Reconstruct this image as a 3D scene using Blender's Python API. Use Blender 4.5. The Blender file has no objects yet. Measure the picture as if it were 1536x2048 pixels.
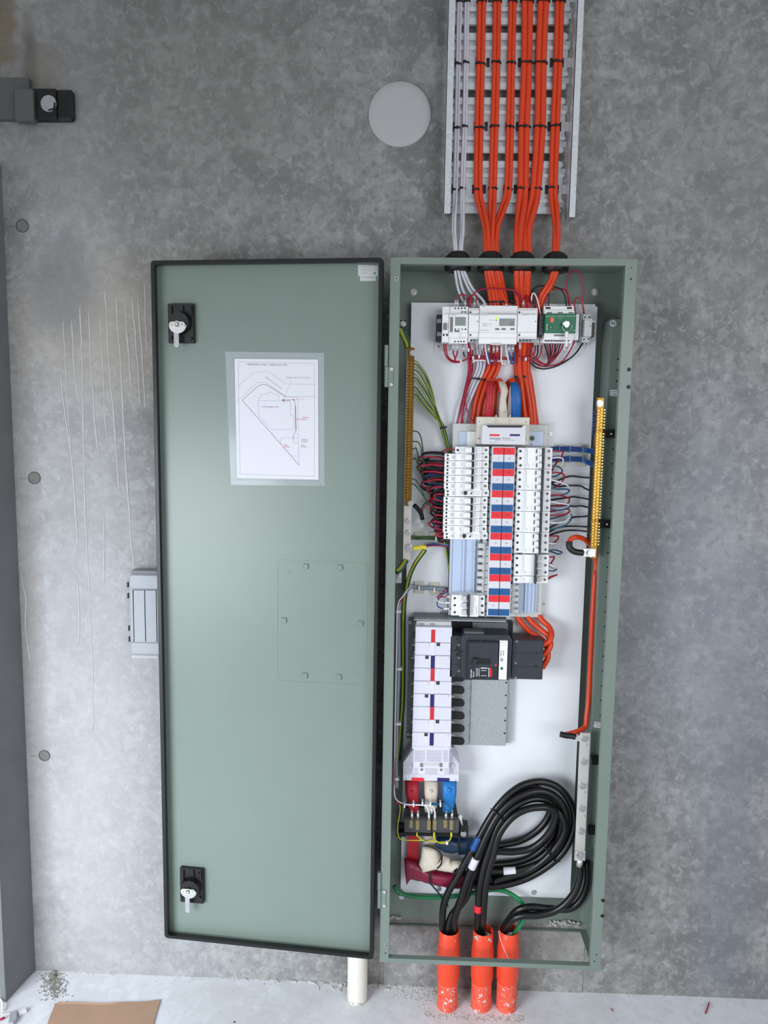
import bpy, bmesh, math, random
from mathutils import Vector as V, Matrix

# ---------------------------------------------------------------- camera
CX, CD, CZ = 0.056832, 2.067449, 1.666638          # camera x, distance from the wall, height above the floor
YAW, PITCH, ROLL, FPX = 0.033257, 0.116362, 0.014921, 1500.0
_cy, _sy, _cp, _sp = math.cos(YAW), math.sin(YAW), math.cos(PITCH), math.sin(PITCH)
FW = V((-_sy*_cp, _cy*_cp, -_sp)); _r = V((_cy, _sy, 0)); _u = _r.cross(FW)
RT = math.cos(ROLL)*_r + math.sin(ROLL)*_u
UP = -math.sin(ROLL)*_r + math.cos(ROLL)*_u
CAM = V((CX, -CD, CZ))
sc = bpy.context.scene
C = sc.collection
cd = bpy.data.cameras.new('camera'); cam = bpy.data.objects.new('camera', cd); C.objects.link(cam)
cd.sensor_fit = 'HORIZONTAL'; cd.sensor_width = 36; cd.lens = 36*FPX/1536; cd.clip_start = .05
cam.matrix_world = Matrix(((RT.x, UP.x, -FW.x, CAM.x), (RT.y, UP.y, -FW.y, CAM.y), (RT.z, UP.z, -FW.z, CAM.z), (0, 0, 0, 1)))
sc.camera = cam
# ---------------------------------------------------------------- light
sc.view_settings.view_transform = 'Standard'; sc.view_settings.look = 'None'
sc.view_settings.exposure = 0; sc.view_settings.gamma = 1; sc.view_settings.use_curve_mapping = False
w = bpy.data.worlds.new('world'); sc.world = w; w.use_nodes = True
bg = w.node_tree.nodes['Background']; bg.inputs[0].default_value = (.98, .985, 1, 1); bg.inputs[1].default_value = .51
def area(name, loc, aim, sx, sy, power, col):
    l = bpy.data.lights.new(name, 'AREA'); l.shape = 'RECTANGLE'; l.size = sx; l.size_y = sy; l.energy = power; l.color = col
    o = bpy.data.objects.new(name, l); C.objects.link(o); o.location = loc
    o.rotation_euler = (V(aim)-V(loc)).to_track_quat('-Z', 'Y').to_euler()
    return o
area('doorway_daylight', (-1.75, -2.1, 1.05), (-.75, -.35, 0), 1.3, 1.2, 39, (.88, .94, 1)).data.spread = 2.1
area('right_fill_light', (1.9, -3.1, 1.6), (.5, 0, 1.25), 2.0, 1.6, 24, (.95, .97, 1)).data.spread = 2.4  # unseen fill lamp added to lift the upper right and the cabinet interior

# ---------------------------------------------------------------- helpers
def lin(c):
    if isinstance(c, str): c = tuple(int(c[i:i+2], 16) for i in (0, 2, 4))
    return tuple(((x/255)/12.92 if x/255 <= .04045 else ((x/255+.055)/1.055)**2.4) for x in c) + (1,)
MATS = {}
def mat(name, col, rough=.5, metal=0, noise=0, nscale=60, bump=0, bscale=300, col2=None, coat=0, trans=0, alpha=1, emit=None, estr=0, sub=0):
    m = bpy.data.materials.new(name); m.use_nodes = True; nt = m.node_tree; b = nt.nodes['Principled BSDF']
    c = lin(col); b.inputs['Base Color'].default_value = c
    b.inputs['Roughness'].default_value = rough; b.inputs['Metallic'].default_value = metal
    b.inputs['Coat Weight'].default_value = coat
    b.inputs['Transmission Weight'].default_value = trans; b.inputs['Alpha'].default_value = alpha
    if emit: b.inputs['Emission Color'].default_value = lin(emit); b.inputs['Emission Strength'].default_value = estr
    tc = nt.nodes.new('ShaderNodeTexCoord')
    n = nt.nodes.new('ShaderNodeTexNoise'); n.inputs['Scale'].default_value = nscale; n.inputs['Detail'].default_value = 5
    nt.links.new(tc.outputs['Object'], n.inputs['Vector'])
    mx = nt.nodes.new('ShaderNodeMix'); mx.data_type = 'RGBA'
    c2 = lin(col2) if col2 else tuple(x*(1-noise) for x in c[:3])+(1,)
    mx.inputs[6].default_value = c; mx.inputs[7].default_value = c2
    mr = nt.nodes.new('ShaderNodeMapRange'); mr.inputs[1].default_value = .35; mr.inputs[2].default_value = .65
    nt.links.new(n.outputs['Fac'], mr.inputs[0]); nt.links.new(mr.outputs[0], mx.inputs[0]); nt.links.new(mx.outputs[2], b.inputs['Base Color'])
    if bump:
        n2 = nt.nodes.new('ShaderNodeTexNoise'); n2.inputs['Scale'].default_value = bscale; n2.inputs['Detail'].default_value = 2
        nt.links.new(tc.outputs['Object'], n2.inputs['Vector'])
        bp = nt.nodes.new('ShaderNodeBump'); bp.inputs['Strength'].default_value = bump; bp.inputs['Distance'].default_value = .002
        nt.links.new(n2.outputs['Fac'], bp.inputs['Height']); nt.links.new(bp.outputs[0], b.inputs['Normal'])
    MATS[name] = m; return m
mat('green', (118, 132, 124), .34, noise=.03, nscale=8, bump=.06, bscale=700)
mat('plate', (226, 230, 235), .42, noise=.05, nscale=6)
mat('white', (240, 241, 242), .42, noise=.03)
mat('lilac', (212, 212, 226), .42, noise=.03)
mat('offwhite', (196, 198, 197), .45, noise=.04)
mat('cream', (214, 210, 196), .45, noise=.03)
mat('paper', (214, 214, 222), .6, noise=.01)
mat('lightblue', (188, 203, 226), .25, noise=.04, nscale=20)
mat('grey', (150, 154, 158), .5, noise=.05)
mat('darkgrey', (70, 73, 77), .45, noise=.08)
mat('midgrey', (120, 122, 124), .5, noise=.05)
mat('breaker', (46, 52, 60), .42, noise=.12, nscale=40, bump=.05)
mat('breaker2', (35, 40, 47), .38, noise=.1, nscale=40)
mat('black', (9, 10, 11), .5, noise=.2)
mat('rubber', (11, 12, 13), .42, noise=.1)
mat('blackcable', (9, 9, 10), .36, noise=.35, nscale=150, bump=.03)
mat('orangecable', (216, 64, 24), .34, noise=.06, nscale=30)
mat('whitecable', (206, 204, 214), .4, noise=.05)
mat('greycable', (128, 140, 150), .4, noise=.06)
mat('crimson', (160, 14, 52), .3, noise=.08)
mat('wirewhite', (225, 225, 230), .35)
mat('wireblue', (24, 74, 140), .3, noise=.05)
mat('tealblue', (30, 86, 118), .3, noise=.05)
mat('wireblack', (8, 8, 9), .4)
mat('greenwire', (22, 120, 72), .33, noise=.08)
mat('yellow', (214, 196, 56), .4)
mat('yellowwire', (196, 196, 40), .35)
mat('bootred', (176, 26, 44), .48, noise=.1, bump=.1)
mat('bootwhite', (206, 196, 182), .5, noise=.08, bump=.1)
mat('bootblue', (22, 92, 162), .45, noise=.08, bump=.1)
mat('bootblue2', (24, 118, 190), .45, noise=.08, bump=.1)
mat('tapered', (190, 14, 32), .4, noise=.05)
mat('tapemaroon', (126, 16, 54), .34, noise=.2, nscale=50, bump=.25, bscale=60)
mat('tapecream', (208, 198, 182), .5, noise=.1, nscale=40, bump=.3, bscale=60)
mat('tapeblue', (20, 48, 74), .35, noise=.2, nscale=50, bump=.25, bscale=60)
mat('cellred', (226, 36, 50), .5); mat('cellblue', (14, 84, 142), .5); mat('navy', (26, 26, 96), .5)
mat('markred', (196, 34, 46), .5)
mat('steel', (200, 202, 204), .28, 1, noise=.12, nscale=120)
mat('steelmatt', (205, 207, 208), .45, .85, noise=.1, nscale=90)
mat('galv', (196, 202, 206), .42, .7, noise=.25, nscale=330)
mat('galvdark', (128, 136, 140), .45, .7, noise=.5, nscale=360)
mat('tin', (216, 215, 210), .33, .6, noise=.06, nscale=60)
mat('brass', (226, 178, 66), .26, 1, noise=.15, nscale=120)
mat('brassdark', (128, 94, 42), .38, .9, noise=.3, nscale=120)  # darkened brass: shade of the bar put into the colour
mat('brassmid', (158, 118, 46), .34, .9, noise=.3, nscale=120)  # darkened brass: shade between the screws put into the colour
mat('brasslight', (248, 214, 120), .28, .9, noise=.1)  # lightened brass: screw highlights put into the colour
mat('pvcorange', (236, 74, 42), .4, noise=.08, nscale=20)
mat('trayzinc', (220, 225, 228), .28, .35, noise=.14, nscale=130)
mat('earthgreen', (34, 84, 44), .4)
mat('pvcdusty', (232, 104, 82), .7, noise=.1, nscale=70, col2=(224, 78, 52))
mat('tan', (116, 116, 113), .8, noise=.15)
mat('pvcwhite', (222, 220, 210), .4, noise=.05, nscale=20)
mat('boxgrey', (160, 165, 172), .5, noise=.04)
mat('discgrey', (176, 176, 177), .55, noise=.03)
mat('steelpaint', (112, 114, 116), .5, noise=.12, nscale=12, bump=.05)
mat('bracketgrey', (84, 88, 88), .5, noise=.08)
mat('cardboard', (178, 146, 122), .8, noise=.08, nscale=12)
mat('cardedge', (204, 160, 130), .9)
mat('lcd', (138, 148, 142), .3); mat('ink', (40, 44, 46), .6); mat('inkgrey', (130, 134, 138), .6); mat('teal', (20, 130, 100), .5)
mat('pencil', (172, 170, 182), .7); mat('pencildark', (118, 113, 132), .7); mat('pencilred', (190, 40, 80), .7)
mat('controller', (0, 104, 70), .32, noise=.05); mat('seal', (52, 88, 66), .5)
mat('ledgreen', (150, 220, 40), .4, emit=(170, 235, 40), estr=1.0)
mat('ledred', (230, 60, 40), .4, emit=(255, 80, 50), estr=1.0)
mat('mortar', (202, 199, 194), .9, noise=.25, nscale=50, bump=.9, bscale=120)
mat('rubblegrey', (150, 146, 138), .9, noise=.4, nscale=80, bump=.6)
mat('runs', (182, 181, 180), .8, noise=.1, nscale=60)
mat('glue', (206, 206, 190), .4, noise=.05)
mat('fusebrass', (176, 154, 96), .4, .4, noise=.2)
mat('gapdark', (46, 50, 56), .6)
def clear(name, tint, mixv, rough=.08):
    m = bpy.data.materials.new(name); m.use_nodes = True; nt = m.node_tree; nt.nodes.clear()
    o = nt.nodes.new('ShaderNodeOutputMaterial'); t = nt.nodes.new('ShaderNodeBsdfTransparent'); p = nt.nodes.new('ShaderNodeBsdfPrincipled')
    n = nt.nodes.new('ShaderNodeTexNoise'); n.inputs['Scale'].default_value = 30
    mr = nt.nodes.new('ShaderNodeMapRange'); mr.inputs[3].default_value = mixv*.95; mr.inputs[4].default_value = mixv*1.05
    nt.links.new(n.outputs['Fac'], mr.inputs[0])
    p.inputs['Base Color'].default_value = lin(tint); p.inputs['Roughness'].default_value = rough
    x = nt.nodes.new('ShaderNodeMixShader')
    nt.links.new(mr.outputs[0], x.inputs[0]); nt.links.new(t.outputs[0], x.inputs[1]); nt.links.new(p.outputs[0], x.inputs[2]); nt.links.new(x.outputs[0], o.inputs[0])
    MATS[name] = m
clear('clearplastic', (225, 230, 232), .28); clear('pocket', (210, 220, 224), .2, .12); clear('smoke', (120, 122, 122), .2)
def stripe_mat(name, a, b, scale):      # green and yellow striped insulation: stripes run along the core
    m = mat(name, a, .35); nt = m.node_tree; bs = nt.nodes['Principled BSDF']
    at = nt.nodes.new('ShaderNodeUVMap'); sp = nt.nodes.new('ShaderNodeSeparateXYZ'); nt.links.new(at.outputs[0], sp.inputs[0])
    mu = nt.nodes.new('ShaderNodeMath'); mu.operation = 'MULTIPLY'; mu.inputs[1].default_value = scale; nt.links.new(sp.outputs[0], mu.inputs[0])
    fr = nt.nodes.new('ShaderNodeMath'); fr.operation = 'FRACT'; nt.links.new(mu.outputs[0], fr.inputs[0])
    gt = nt.nodes.new('ShaderNodeMath'); gt.operation = 'GREATER_THAN'; gt.inputs[1].default_value = .7; nt.links.new(fr.outputs[0], gt.inputs[0])
    mx = nt.nodes.new('ShaderNodeMix'); mx.data_type = 'RGBA'; mx.inputs[6].default_value = lin(a); mx.inputs[7].default_value = lin(b)
    nt.links.new(gt.outputs[0], mx.inputs[0]); nt.links.new(mx.outputs[2], bs.inputs['Base Color'])
stripe_mat('earth', (20, 74, 34), (168, 166, 44), 2)

class Frame:
    """a place to build in: origin, right axis u, up axis v, outward axis w (towards the room)"""
    def __init__(s, o, u, v): s.o = V(o); s.u = V(u).normalized(); s.v = V(v).normalized(); s.w = s.u.cross(s.v)
    def pt(s, u, v, w=0): return s.o + u*s.u + v*s.v + w*s.w
    def px(s, x, y, w=0):           # where the sight line through a photo point meets the plane at height w
        d = FW*FPX + RT*(x-768) - UP*(y-1024); n = s.w; k = ((s.o + w*n - CAM).dot(n))/d.dot(n); p = CAM + k*d - s.o
        return p.dot(s.u), p.dot(s.v)
    def P(s, x, y, w=0): u, v = s.px(x, y, w); return s.pt(u, v, w)
G = Frame((0, 0, 0), (1, 0, 0), (0, 0, 1))
FL = Frame((0, 0, 0), (1, 0, 0), (0, 1, 0))
_hr = G.P(766, 516, .185); _hl = G.P(302, 522, .130)
DOOR = Frame((_hr.x, -.185, 0), ((_hr-_hl).x, (_hr-_hl).y, 0), (0, 0, 1))

LOC = {}
class MB:
    def __init__(s, m='white', fr=G): s.v = []; s.f = []; s.fr = fr; s.ms = [m]; s.mi = 0; s.uv = {}
    def use(s, m):
        if m not in s.ms: s.ms.append(m)
        s.mi = s.ms.index(m); return s
    def add(s, vs, fs, smooth=False, uvs=None):
        b = len(s.v); s.v += [V(p) for p in vs]
        for k, f in enumerate(fs):
            if uvs: s.uv[len(s.f)] = uvs[k]
            s.f.append((tuple(b+i for i in f), s.mi, smooth))
        return s
    def box(s, u0, v0, w0, u1, v1, w1, bev=0):
        if u0 > u1: u0, u1 = u1, u0
        if v0 > v1: v0, v1 = v1, v0
        if w0 > w1: w0, w1 = w1, w0
        lo = (u0, v0, w0); hi = (u1, v1, w1); bev = min(bev, (u1-u0)*.45, (v1-v0)*.45, (w1-w0)*.45)
        pt = s.fr.pt
        if bev <= 0:
            vs = [pt(*(hi[k] if (i >> k) & 1 else lo[k] for k in range(3))) for i in range(8)]
            return s.add(vs, [(0, 2, 3, 1), (4, 5, 7, 6), (0, 1, 5, 4), (2, 6, 7, 3), (0, 4, 6, 2), (1, 3, 7, 5)])
        vs = []; ix = {}
        for i in range(8):
            c = [hi[k] if (i >> k) & 1 else lo[k] for k in range(3)]
            for a in range(3):      # vertex lying on the face whose normal is axis a
                q = list(c)
                for k in range(3):
                    if k != a: q[k] += bev*(-1 if (i >> k) & 1 else 1)
                ix[i, a] = len(vs); vs.append(pt(*q))
        fs = []
        for a in range(3):
            o1, o2 = [k for k in range(3) if k != a]
            for sd in (0, 1):
                ring = [(sd << a) | (x << o1) | (y << o2) for x, y in ((0, 0), (1, 0), (1, 1), (0, 1))]
                fs.append(tuple(ix[r, a] for r in ring))
            for x in (0, 1):
                for y in (0, 1):
                    i = (x << o1) | (y << o2); j = i | (1 << a)
                    fs.append((ix[i, o1], ix[j, o1], ix[j, o2], ix[i, o2]))
        for i in range(8): fs.append((ix[i, 0], ix[i, 1], ix[i, 2]))
        return s.add(vs, fs)
    def pbox(s, x0, y0, x1, y1, w0, w1, bev=0, ref=None):     # box whose front face, at depth w1, covers these photo points
        xm, ym = (x0+x1)/2, (y0+y1)/2
        rw = w1 if ref is None else ref
        u0 = s.fr.px(x0, ym, rw)[0]; u1 = s.fr.px(x1, ym, rw)[0]; v0 = s.fr.px(xm, y1, rw)[1]; v1 = s.fr.px(xm, y0, rw)[1]
        return s.box(u0, v0, w0, u1, v1, w1, bev)
    def cyl(s, p0, p1, r, n=16, r1=None, phase=0, cap=True, smooth=True):
        p0, p1 = V(p0), V(p1); a = (p1-p0).normalized(); t = a.orthogonal().normalized() if abs(a.z) < .9 and abs(a.y) < .9 else (V((1, 0, 0)) - a*a.x).normalized()
        if r1 is None: r1 = r
        b = a.cross(t); A = [p0+r*(math.cos(q)*t+math.sin(q)*b) for q in [phase+2*math.pi*i/n for i in range(n)]]
        B = [p1+r1*(math.cos(q)*t+math.sin(q)*b) for q in [phase+2*math.pi*i/n for i in range(n)]]
        s.add(A+B, [(i, (i+1) % n, n+(i+1) % n, n+i) for i in range(n)], smooth and n > 8)
        if cap: s.add(A, [tuple(range(n))[::-1]]); s.add(B, [tuple(range(n))])
        return s
    def disc(s, x, y, w0, w1, r, n=16, r1=None, phase=0):      # short cylinder standing out of the plane
        u, v = s.fr.px(x, y, w1); return s.cyl(s.fr.pt(u, v, w0), s.fr.pt(u, v, w1), r, n, r1, phase)
    def tube(s, pts, r, n=8, sub=5, flat=1, smooth=True, closed=False):
        pts = [V(p) for p in pts]
        if sub > 1 and len(pts) > 2:
            q = []; k = len(pts); rs = []
            for i in range(k-1):
                a, b, c, d = pts[max(i-1, 0)], pts[i], pts[i+1], pts[min(i+2, k-1)]
                for j in range(sub):
                    t = j/sub; q.append(.5*((2*b)+(c-a)*t+(2*a-5*b+4*c-d)*t*t+(3*b-3*c+d-a)*t**3))
                    if isinstance(r, (list, tuple)): rs.append(r[i]+(r[i+1]-r[i])*t)
            q.append(pts[-1]); pts = q
            if rs: rs.append(r[-1]); r = rs
        k = len(pts); vs = []; tan = [(pts[min(i+1, k-1)]-pts[max(i-1, 0)]).normalized() for i in range(k)]
        nr = tan[0].orthogonal().normalized(); 
        if flat != 1: nr = tan[0].cross(s.fr.w).normalized()
        uvl = []
        for i in range(k):
            nr = (nr - tan[i]*nr.dot(tan[i])).normalized(); bn = tan[i].cross(nr); ri = r[i] if isinstance(r, (list, tuple)) else r
            vs += [pts[i] + ri*(math.cos(2*math.pi*j/n)*nr + flat*math.sin(2*math.pi*j/n)*bn) for j in range(n)]
        fs = []; uvs = []
        for i in range(k-1):
            for j in range(n):
                fs.append((i*n+j, i*n+(j+1) % n, (i+1)*n+(j+1) % n, (i+1)*n+j)); uvs.append(((j/n, i), ((j+1)/n, i), ((j+1)/n, i+1), (j/n, i+1)))
        fs.append(tuple(range(n))[::-1]); fs.append(tuple((k-1)*n+j for j in range(n))); uvs += [[(0, 0)]*n, [(0, 0)]*n]
        return s.add(vs, fs, smooth, uvs)
    def ptube(s, pts, r, **k):                                # points are (photo x, photo y, depth off the wall)
        return s.tube([s.fr.P(*p) for p in pts], r, **k)
    def prism(s, poly, w0, w1, px=True, inset=0):              # outline extruded from depth w0 to w1
        q = [s.fr.px(x, y, w1) for x, y in poly] if px else list(poly)
        n = len(q); cu = sum(a for a, b in q)/n; cv = sum(b for a, b in q)/n
        A = [s.fr.pt(u, v, w0) for u, v in q]; B = [s.fr.pt(u, v, w1) for u, v in q]
        if inset:
            q2 = [(u+(cu-u)*inset, v+(cv-v)*inset) for u, v in q]; M = [s.fr.pt(u, v, w0+(w1-w0)*.75) for u, v in q]; B = [s.fr.pt(u, v, w1) for u, v in q2]
            s.add(A+M+B, [tuple(range(n)), tuple(range(2*n, 3*n))]+[(i, (i+1) % n, n+(i+1) % n, n+i) for i in range(n)]+[(n+i, n+(i+1) % n, 2*n+(i+1) % n, 2*n+i) for i in range(n)])
        else: s.add(A+B, [tuple(range(n)), tuple(range(n, 2*n))]+[(i, (i+1) % n, n+(i+1) % n, n+i) for i in range(n)])
        return s
    def strip(s, pts, wd, w0, th=.0004):                       # thin flat line through photo points
        q = [s.fr.px(x, y, w0) for x, y in pts]
        for (a, b), (c, d) in zip(q, q[1:]):
            L = math.hypot(c-a, d-b) or 1e-6; nx, ny = -(d-b)/L*wd/2, (c-a)/L*wd/2
            s.prism([(a+nx, b+ny), (c+nx, d+ny), (c-nx, d-ny), (a-nx, b-ny)], w0, w0+th, px=False)
        return s
    def lathe(s, p, axis, prof, n=24):                          # profile of (distance along axis, radius)
        p = V(p); a = V(axis).normalized(); t = a.orthogonal().normalized(); b = a.cross(t); vs = []
        for h, r in prof: vs += [p+h*a+r*(math.cos(2*math.pi*j/n)*t+math.sin(2*math.pi*j/n)*b) for j in range(n)]
        fs = [(i*n+j, i*n+(j+1) % n, (i+1)*n+(j+1) % n, (i+1)*n+j) for i in range(len(prof)-1) for j in range(n)]
        return s.add(vs, fs, True)
    def build(s, name, parent=None, origin=None, label=None, **props):
        me = bpy.data.meshes.new(name); lo = V([min(p[k] for p in s.v) for k in range(3)]); hi = V([max(p[k] for p in s.v) for k in range(3)])
        og = V(origin) if origin is not None else (lo+hi)/2
        me.from_pydata([p-og for p in s.v], [], [f[0] for f in s.f])
        for m in s.ms: me.materials.append(MATS[m])
        me.polygons.foreach_set('material_index', [f[1] for f in s.f]); me.polygons.foreach_set('use_smooth', [f[2] for f in s.f])
        if s.uv:
            ul = me.uv_layers.new(name='UVMap').data
            for k, pg in enumerate(me.polygons):
                if k in s.uv:
                    for li, c in zip(pg.loop_indices, s.uv[k]): ul[li].uv = c
        bm = bmesh.new(); bm.from_mesh(me); bmesh.ops.recalc_face_normals(bm, faces=bm.faces); bm.to_mesh(me); bm.free()
        o = bpy.data.objects.new(name, me); C.objects.link(o); LOC[o.name] = og
        if parent is not None: o.parent = parent; o.location = og - LOC[parent.name]
        else: o.location = og
        if label: o['label'] = label
        for k, v in props.items(): o[k] = v
        return o
def thing(name, label, cat, at, group=None):
    o = bpy.data.objects.new(name, None); C.objects.link(o); o.location = V(at); LOC[o.name] = V(at); o.empty_display_size = .02
    o['label'] = label; o['category'] = cat
    if group: o['group'] = group
    return o
def tag(o, label, cat, group=None):
    o['label'] = label; o['category'] = cat
    if group: o['group'] = group
    return o
def dup(root, delta, label=None, group=None):
    def cp(o, par):
        c = o.copy(); C.objects.link(c); c.parent = par
        LOC[c.name] = LOC[o.name] + V(delta)
        for k in o.children: cp(k, c)
        return c
    r = cp(root, None); r.location = root.location + V(delta)
    if label: r['label'] = label
    if group: r['group'] = group
    return r
FONT = None
def text(s, fr, x, y, w, h, m, parent, rot=0, align='LEFT', name='lettering', bold=0, sx=1):
    cu = bpy.data.curves.new('t', 'FONT'); cu.body = s; cu.size = 1; cu.align_x = align; cu.align_y = 'CENTER'; cu.resolution_u = 1; cu.offset = bold
    to = bpy.data.objects.new('t', cu); C.objects.link(to); dg = bpy.context.evaluated_depsgraph_get(); ev = to.evaluated_get(dg); me = ev.to_mesh()
    pts = [tuple(v.co) for v in me.vertices]; fs = [tuple(p.vertices) for p in me.polygons]; ev.to_mesh_clear(); bpy.data.objects.remove(to); bpy.data.curves.remove(cu)
    u0, v0 = fr.px(x, y, w); c, sn = math.cos(rot), math.sin(rot); k = h*1.38
    b = MB(m, fr); b.add([fr.pt(u0+(p[0]*sx*c-p[1]*sn)*k, v0+(p[0]*sx*sn+p[1]*c)*k, w) for p in pts], fs)
    if not pts: return None
    me_o = b.build(name, parent)
    return me_o
def screw(fr, x, y, w, r, parent=None, m='steelmatt', name='screw', depth=.002, slot='cross'):
    b = MB(m, fr); b.disc(x, y, w, w+depth, r, 12, r*.85)
    u, v = fr.px(x, y, w+depth); b.use('gapdark'); t = r*.16
    b.box(u-r*.6, v-t, w+depth, u+r*.6, v+t, w+depth+.0002)
    if slot == 'cross': b.box(u-t, v-r*.6, w+depth, u+t, v+r*.6, w+depth+.00025)
    return b.build(name, parent)
def bolt(fr, x, y, w, r, parent=None, h=.006, ph=.2, name='bolt', m='steel'):
    b = MB(m, fr); b.disc(x, y, w, w+.0018, r*1.35, 20); u, v = fr.px(x, y, w+.0018+h)
    b.cyl(fr.pt(u, v, w+.0018), fr.pt(u, v, w+.0018+h), r, 6, phase=ph, smooth=False)
    b.cyl(fr.pt(u, v, w+.0018+h), fr.pt(u, v, w+.0022+h), r*.8, 12)
    return b.build(name, parent)
rnd = random.Random(7)
# ---------------------------------------------------------------- the setting
def concrete(name, base, dark, light, stains_and_shading, scale=1, rough=.72, bump=.35):
    m = bpy.data.materials.new(name); m.use_nodes = True; nt = m.node_tree; N = nt.nodes; L = nt.links; b = N['Principled BSDF']; b.inputs['Roughness'].default_value = rough
    tc = N.new('ShaderNodeTexCoord')
    def noise(sc_, det=4, dist=0, rgh=.5, src=None):
        n = N.new('ShaderNodeTexNoise'); n.inputs['Scale'].default_value = sc_; n.inputs['Detail'].default_value = det; n.inputs['Distortion'].default_value = dist; n.inputs['Roughness'].default_value = rgh
        L.new(src or tc.outputs['Object'], n.inputs['Vector']); return n
    def mr(src, a, c, lo=0, hi=1):
        r = N.new('ShaderNodeMapRange'); r.inputs[1].default_value = a; r.inputs[2].default_value = c; r.inputs[3].default_value = lo; r.inputs[4].default_value = hi; L.new(src, r.inputs[0]); return r.outputs[0]
    def mix(f, a, c):
        x = N.new('ShaderNodeMix'); x.data_type = 'RGBA'
        if isinstance(f, float): x.inputs[0].default_value = f
        else: L.new(f, x.inputs[0])
        for i, q in ((6, a), (7, c)):
            if isinstance(q, tuple): x.inputs[i].default_value = q
            else: L.new(q, x.inputs[i])
        return x.outputs[2]
    n1 = noise(6*scale, 6, .5, .6); n2 = noise(46*scale, 5, .5, .68); n3 = noise(120*scale, 3, .3); n4 = noise(2.2, 3)
    col = mix(mr(n1.outputs['Fac'], .38, .58), lin(dark), lin(base))
    col = mix(mr(n2.outputs['Fac'], .52, .65, 0, .62), col, lin(light))
    col = mix(mr(n2.outputs['Fac'], .48, .36, 0, .88), col, lin(dark))
    vo = N.new('ShaderNodeTexVoronoi'); vo.inputs['Scale'].default_value = 34*scale
    va = N.new('ShaderNodeVectorMath'); va.operation = 'ADD'; vs = N.new('ShaderNodeVectorMath'); vs.operation = 'SCALE'; vs.inputs['Scale'].default_value = .05
    L.new(n1.outputs['Color'], vs.inputs[0]); L.new(tc.outputs['Object'], va.inputs[0]); L.new(vs.outputs[0], va.inputs[1]); L.new(va.outputs[0], vo.inputs['Vector'])
    sp = N.new('ShaderNodeSeparateColor'); L.new(vo.outputs['Color'], sp.inputs[0])
    col = mix(mr(sp.outputs[0], .6, 1, 0, .3), col, lin(light)); col = mix(mr(sp.outputs[1], .6, 1, 0, .4), col, lin(dark))
    n5 = noise(30*scale, 3, 1.2)
    col = mix(mr(n5.outputs['Fac'], .64, .72, 0, .4), col, lin(light))
    col = mix(mr(n3.outputs['Fac'], .68, .78, 0, .5), col, lin((60, 60, 62)))
    for (x, z, rx, rz, c, st, soft) in stains_and_shading:  # real stains plus patches that paint light and shade
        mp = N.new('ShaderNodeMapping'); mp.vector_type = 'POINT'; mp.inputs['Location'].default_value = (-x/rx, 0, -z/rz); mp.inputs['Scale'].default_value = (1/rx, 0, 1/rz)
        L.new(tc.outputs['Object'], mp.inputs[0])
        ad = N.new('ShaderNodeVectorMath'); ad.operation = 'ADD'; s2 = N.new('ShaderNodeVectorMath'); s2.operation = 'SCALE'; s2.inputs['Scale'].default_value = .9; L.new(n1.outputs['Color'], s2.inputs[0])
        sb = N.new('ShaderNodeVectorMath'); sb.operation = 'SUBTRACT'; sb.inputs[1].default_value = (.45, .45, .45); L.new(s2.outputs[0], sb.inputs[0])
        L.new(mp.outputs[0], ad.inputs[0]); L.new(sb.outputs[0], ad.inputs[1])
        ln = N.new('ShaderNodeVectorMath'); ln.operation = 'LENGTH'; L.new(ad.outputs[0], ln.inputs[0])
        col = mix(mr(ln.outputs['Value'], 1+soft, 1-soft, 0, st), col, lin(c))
    L.new(col, b.inputs['Base Color'])
    ma = N.new('ShaderNodeMath'); ma.operation = 'ADD'; L.new(n2.outputs['Fac'], ma.inputs[0]); L.new(n3.outputs['Fac'], ma.inputs[1])
    bp = N.new('ShaderNodeBump'); bp.inputs['Strength'].default_value = bump; bp.inputs['Distance'].default_value = .004; L.new(ma.outputs[0], bp.inputs['Height']); L.new(bp.outputs[0], b.inputs['Normal'])
    MATS[name] = m
concrete('concretewall', (143, 143, 141), (112, 112, 111), (172, 173, 173), [
    (-.88, 1.2, .16, 1.45, (178, 178, 180), .45, .5), (-.72, .55, .45, .8, (182, 184, 190), .4, .5), (-1.16, 2.9, .19, .42, (112, 96, 68), .8, .1), (-.962, 2.6, .018, .11, (60, 54, 46), .7, .5), (-.93, 2.57, .05, .06, (110, 98, 78), .5, .5),  # first two paint the lit left side; the brown marks are stains
    (-.72, 1.92, .28, .16, (168, 158, 142), .5, .6), (-.9, 2.02, .10, .12, (112, 115, 118), .6, .4), (-1.02, .9, .03, 1.0, (150, 146, 142), .5, .5),  # tan and grey stains, then the column's soft shadow painted as a strip
    (.85, 1.2, .22, .5, (142, 150, 164), .45, .6), (1.0, .45, .1, .6, (112, 118, 130), .5, .6), (.2, .12, .22, .13, (150, 146, 140), .45, .6), (.95, 2.35, .3, .3, (120, 122, 126), .4, .7), (-.6, 2.55, .55, .35, (118, 118, 114), .45, .6)])  # tone patches: bluish at right, warm at the foot, darker up high
concrete('concretefloor', (224, 227, 232), (212, 214, 218), (232, 235, 240), [], .6, .6, .07)
MB('concretefloor').add([(-2.6, .02, 3.15), (2.8, .02, 3.15), (2.8, -5, 3.15), (-2.6, -5, 3.15), (-2.6, .02, 3.3), (2.8, .02, 3.3), (2.8, -5, 3.3), (-2.6, -5, 3.3)],
    [(0, 1, 2, 3), (4, 5, 6, 7), (0, 1, 5, 4), (1, 2, 6, 5), (2, 3, 7, 6), (3, 0, 4, 7)]).build('shade_slab', origin=(0, 0, 3.15), kind='structure')  # unseen slab added overhead to darken the top of the wall
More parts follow.
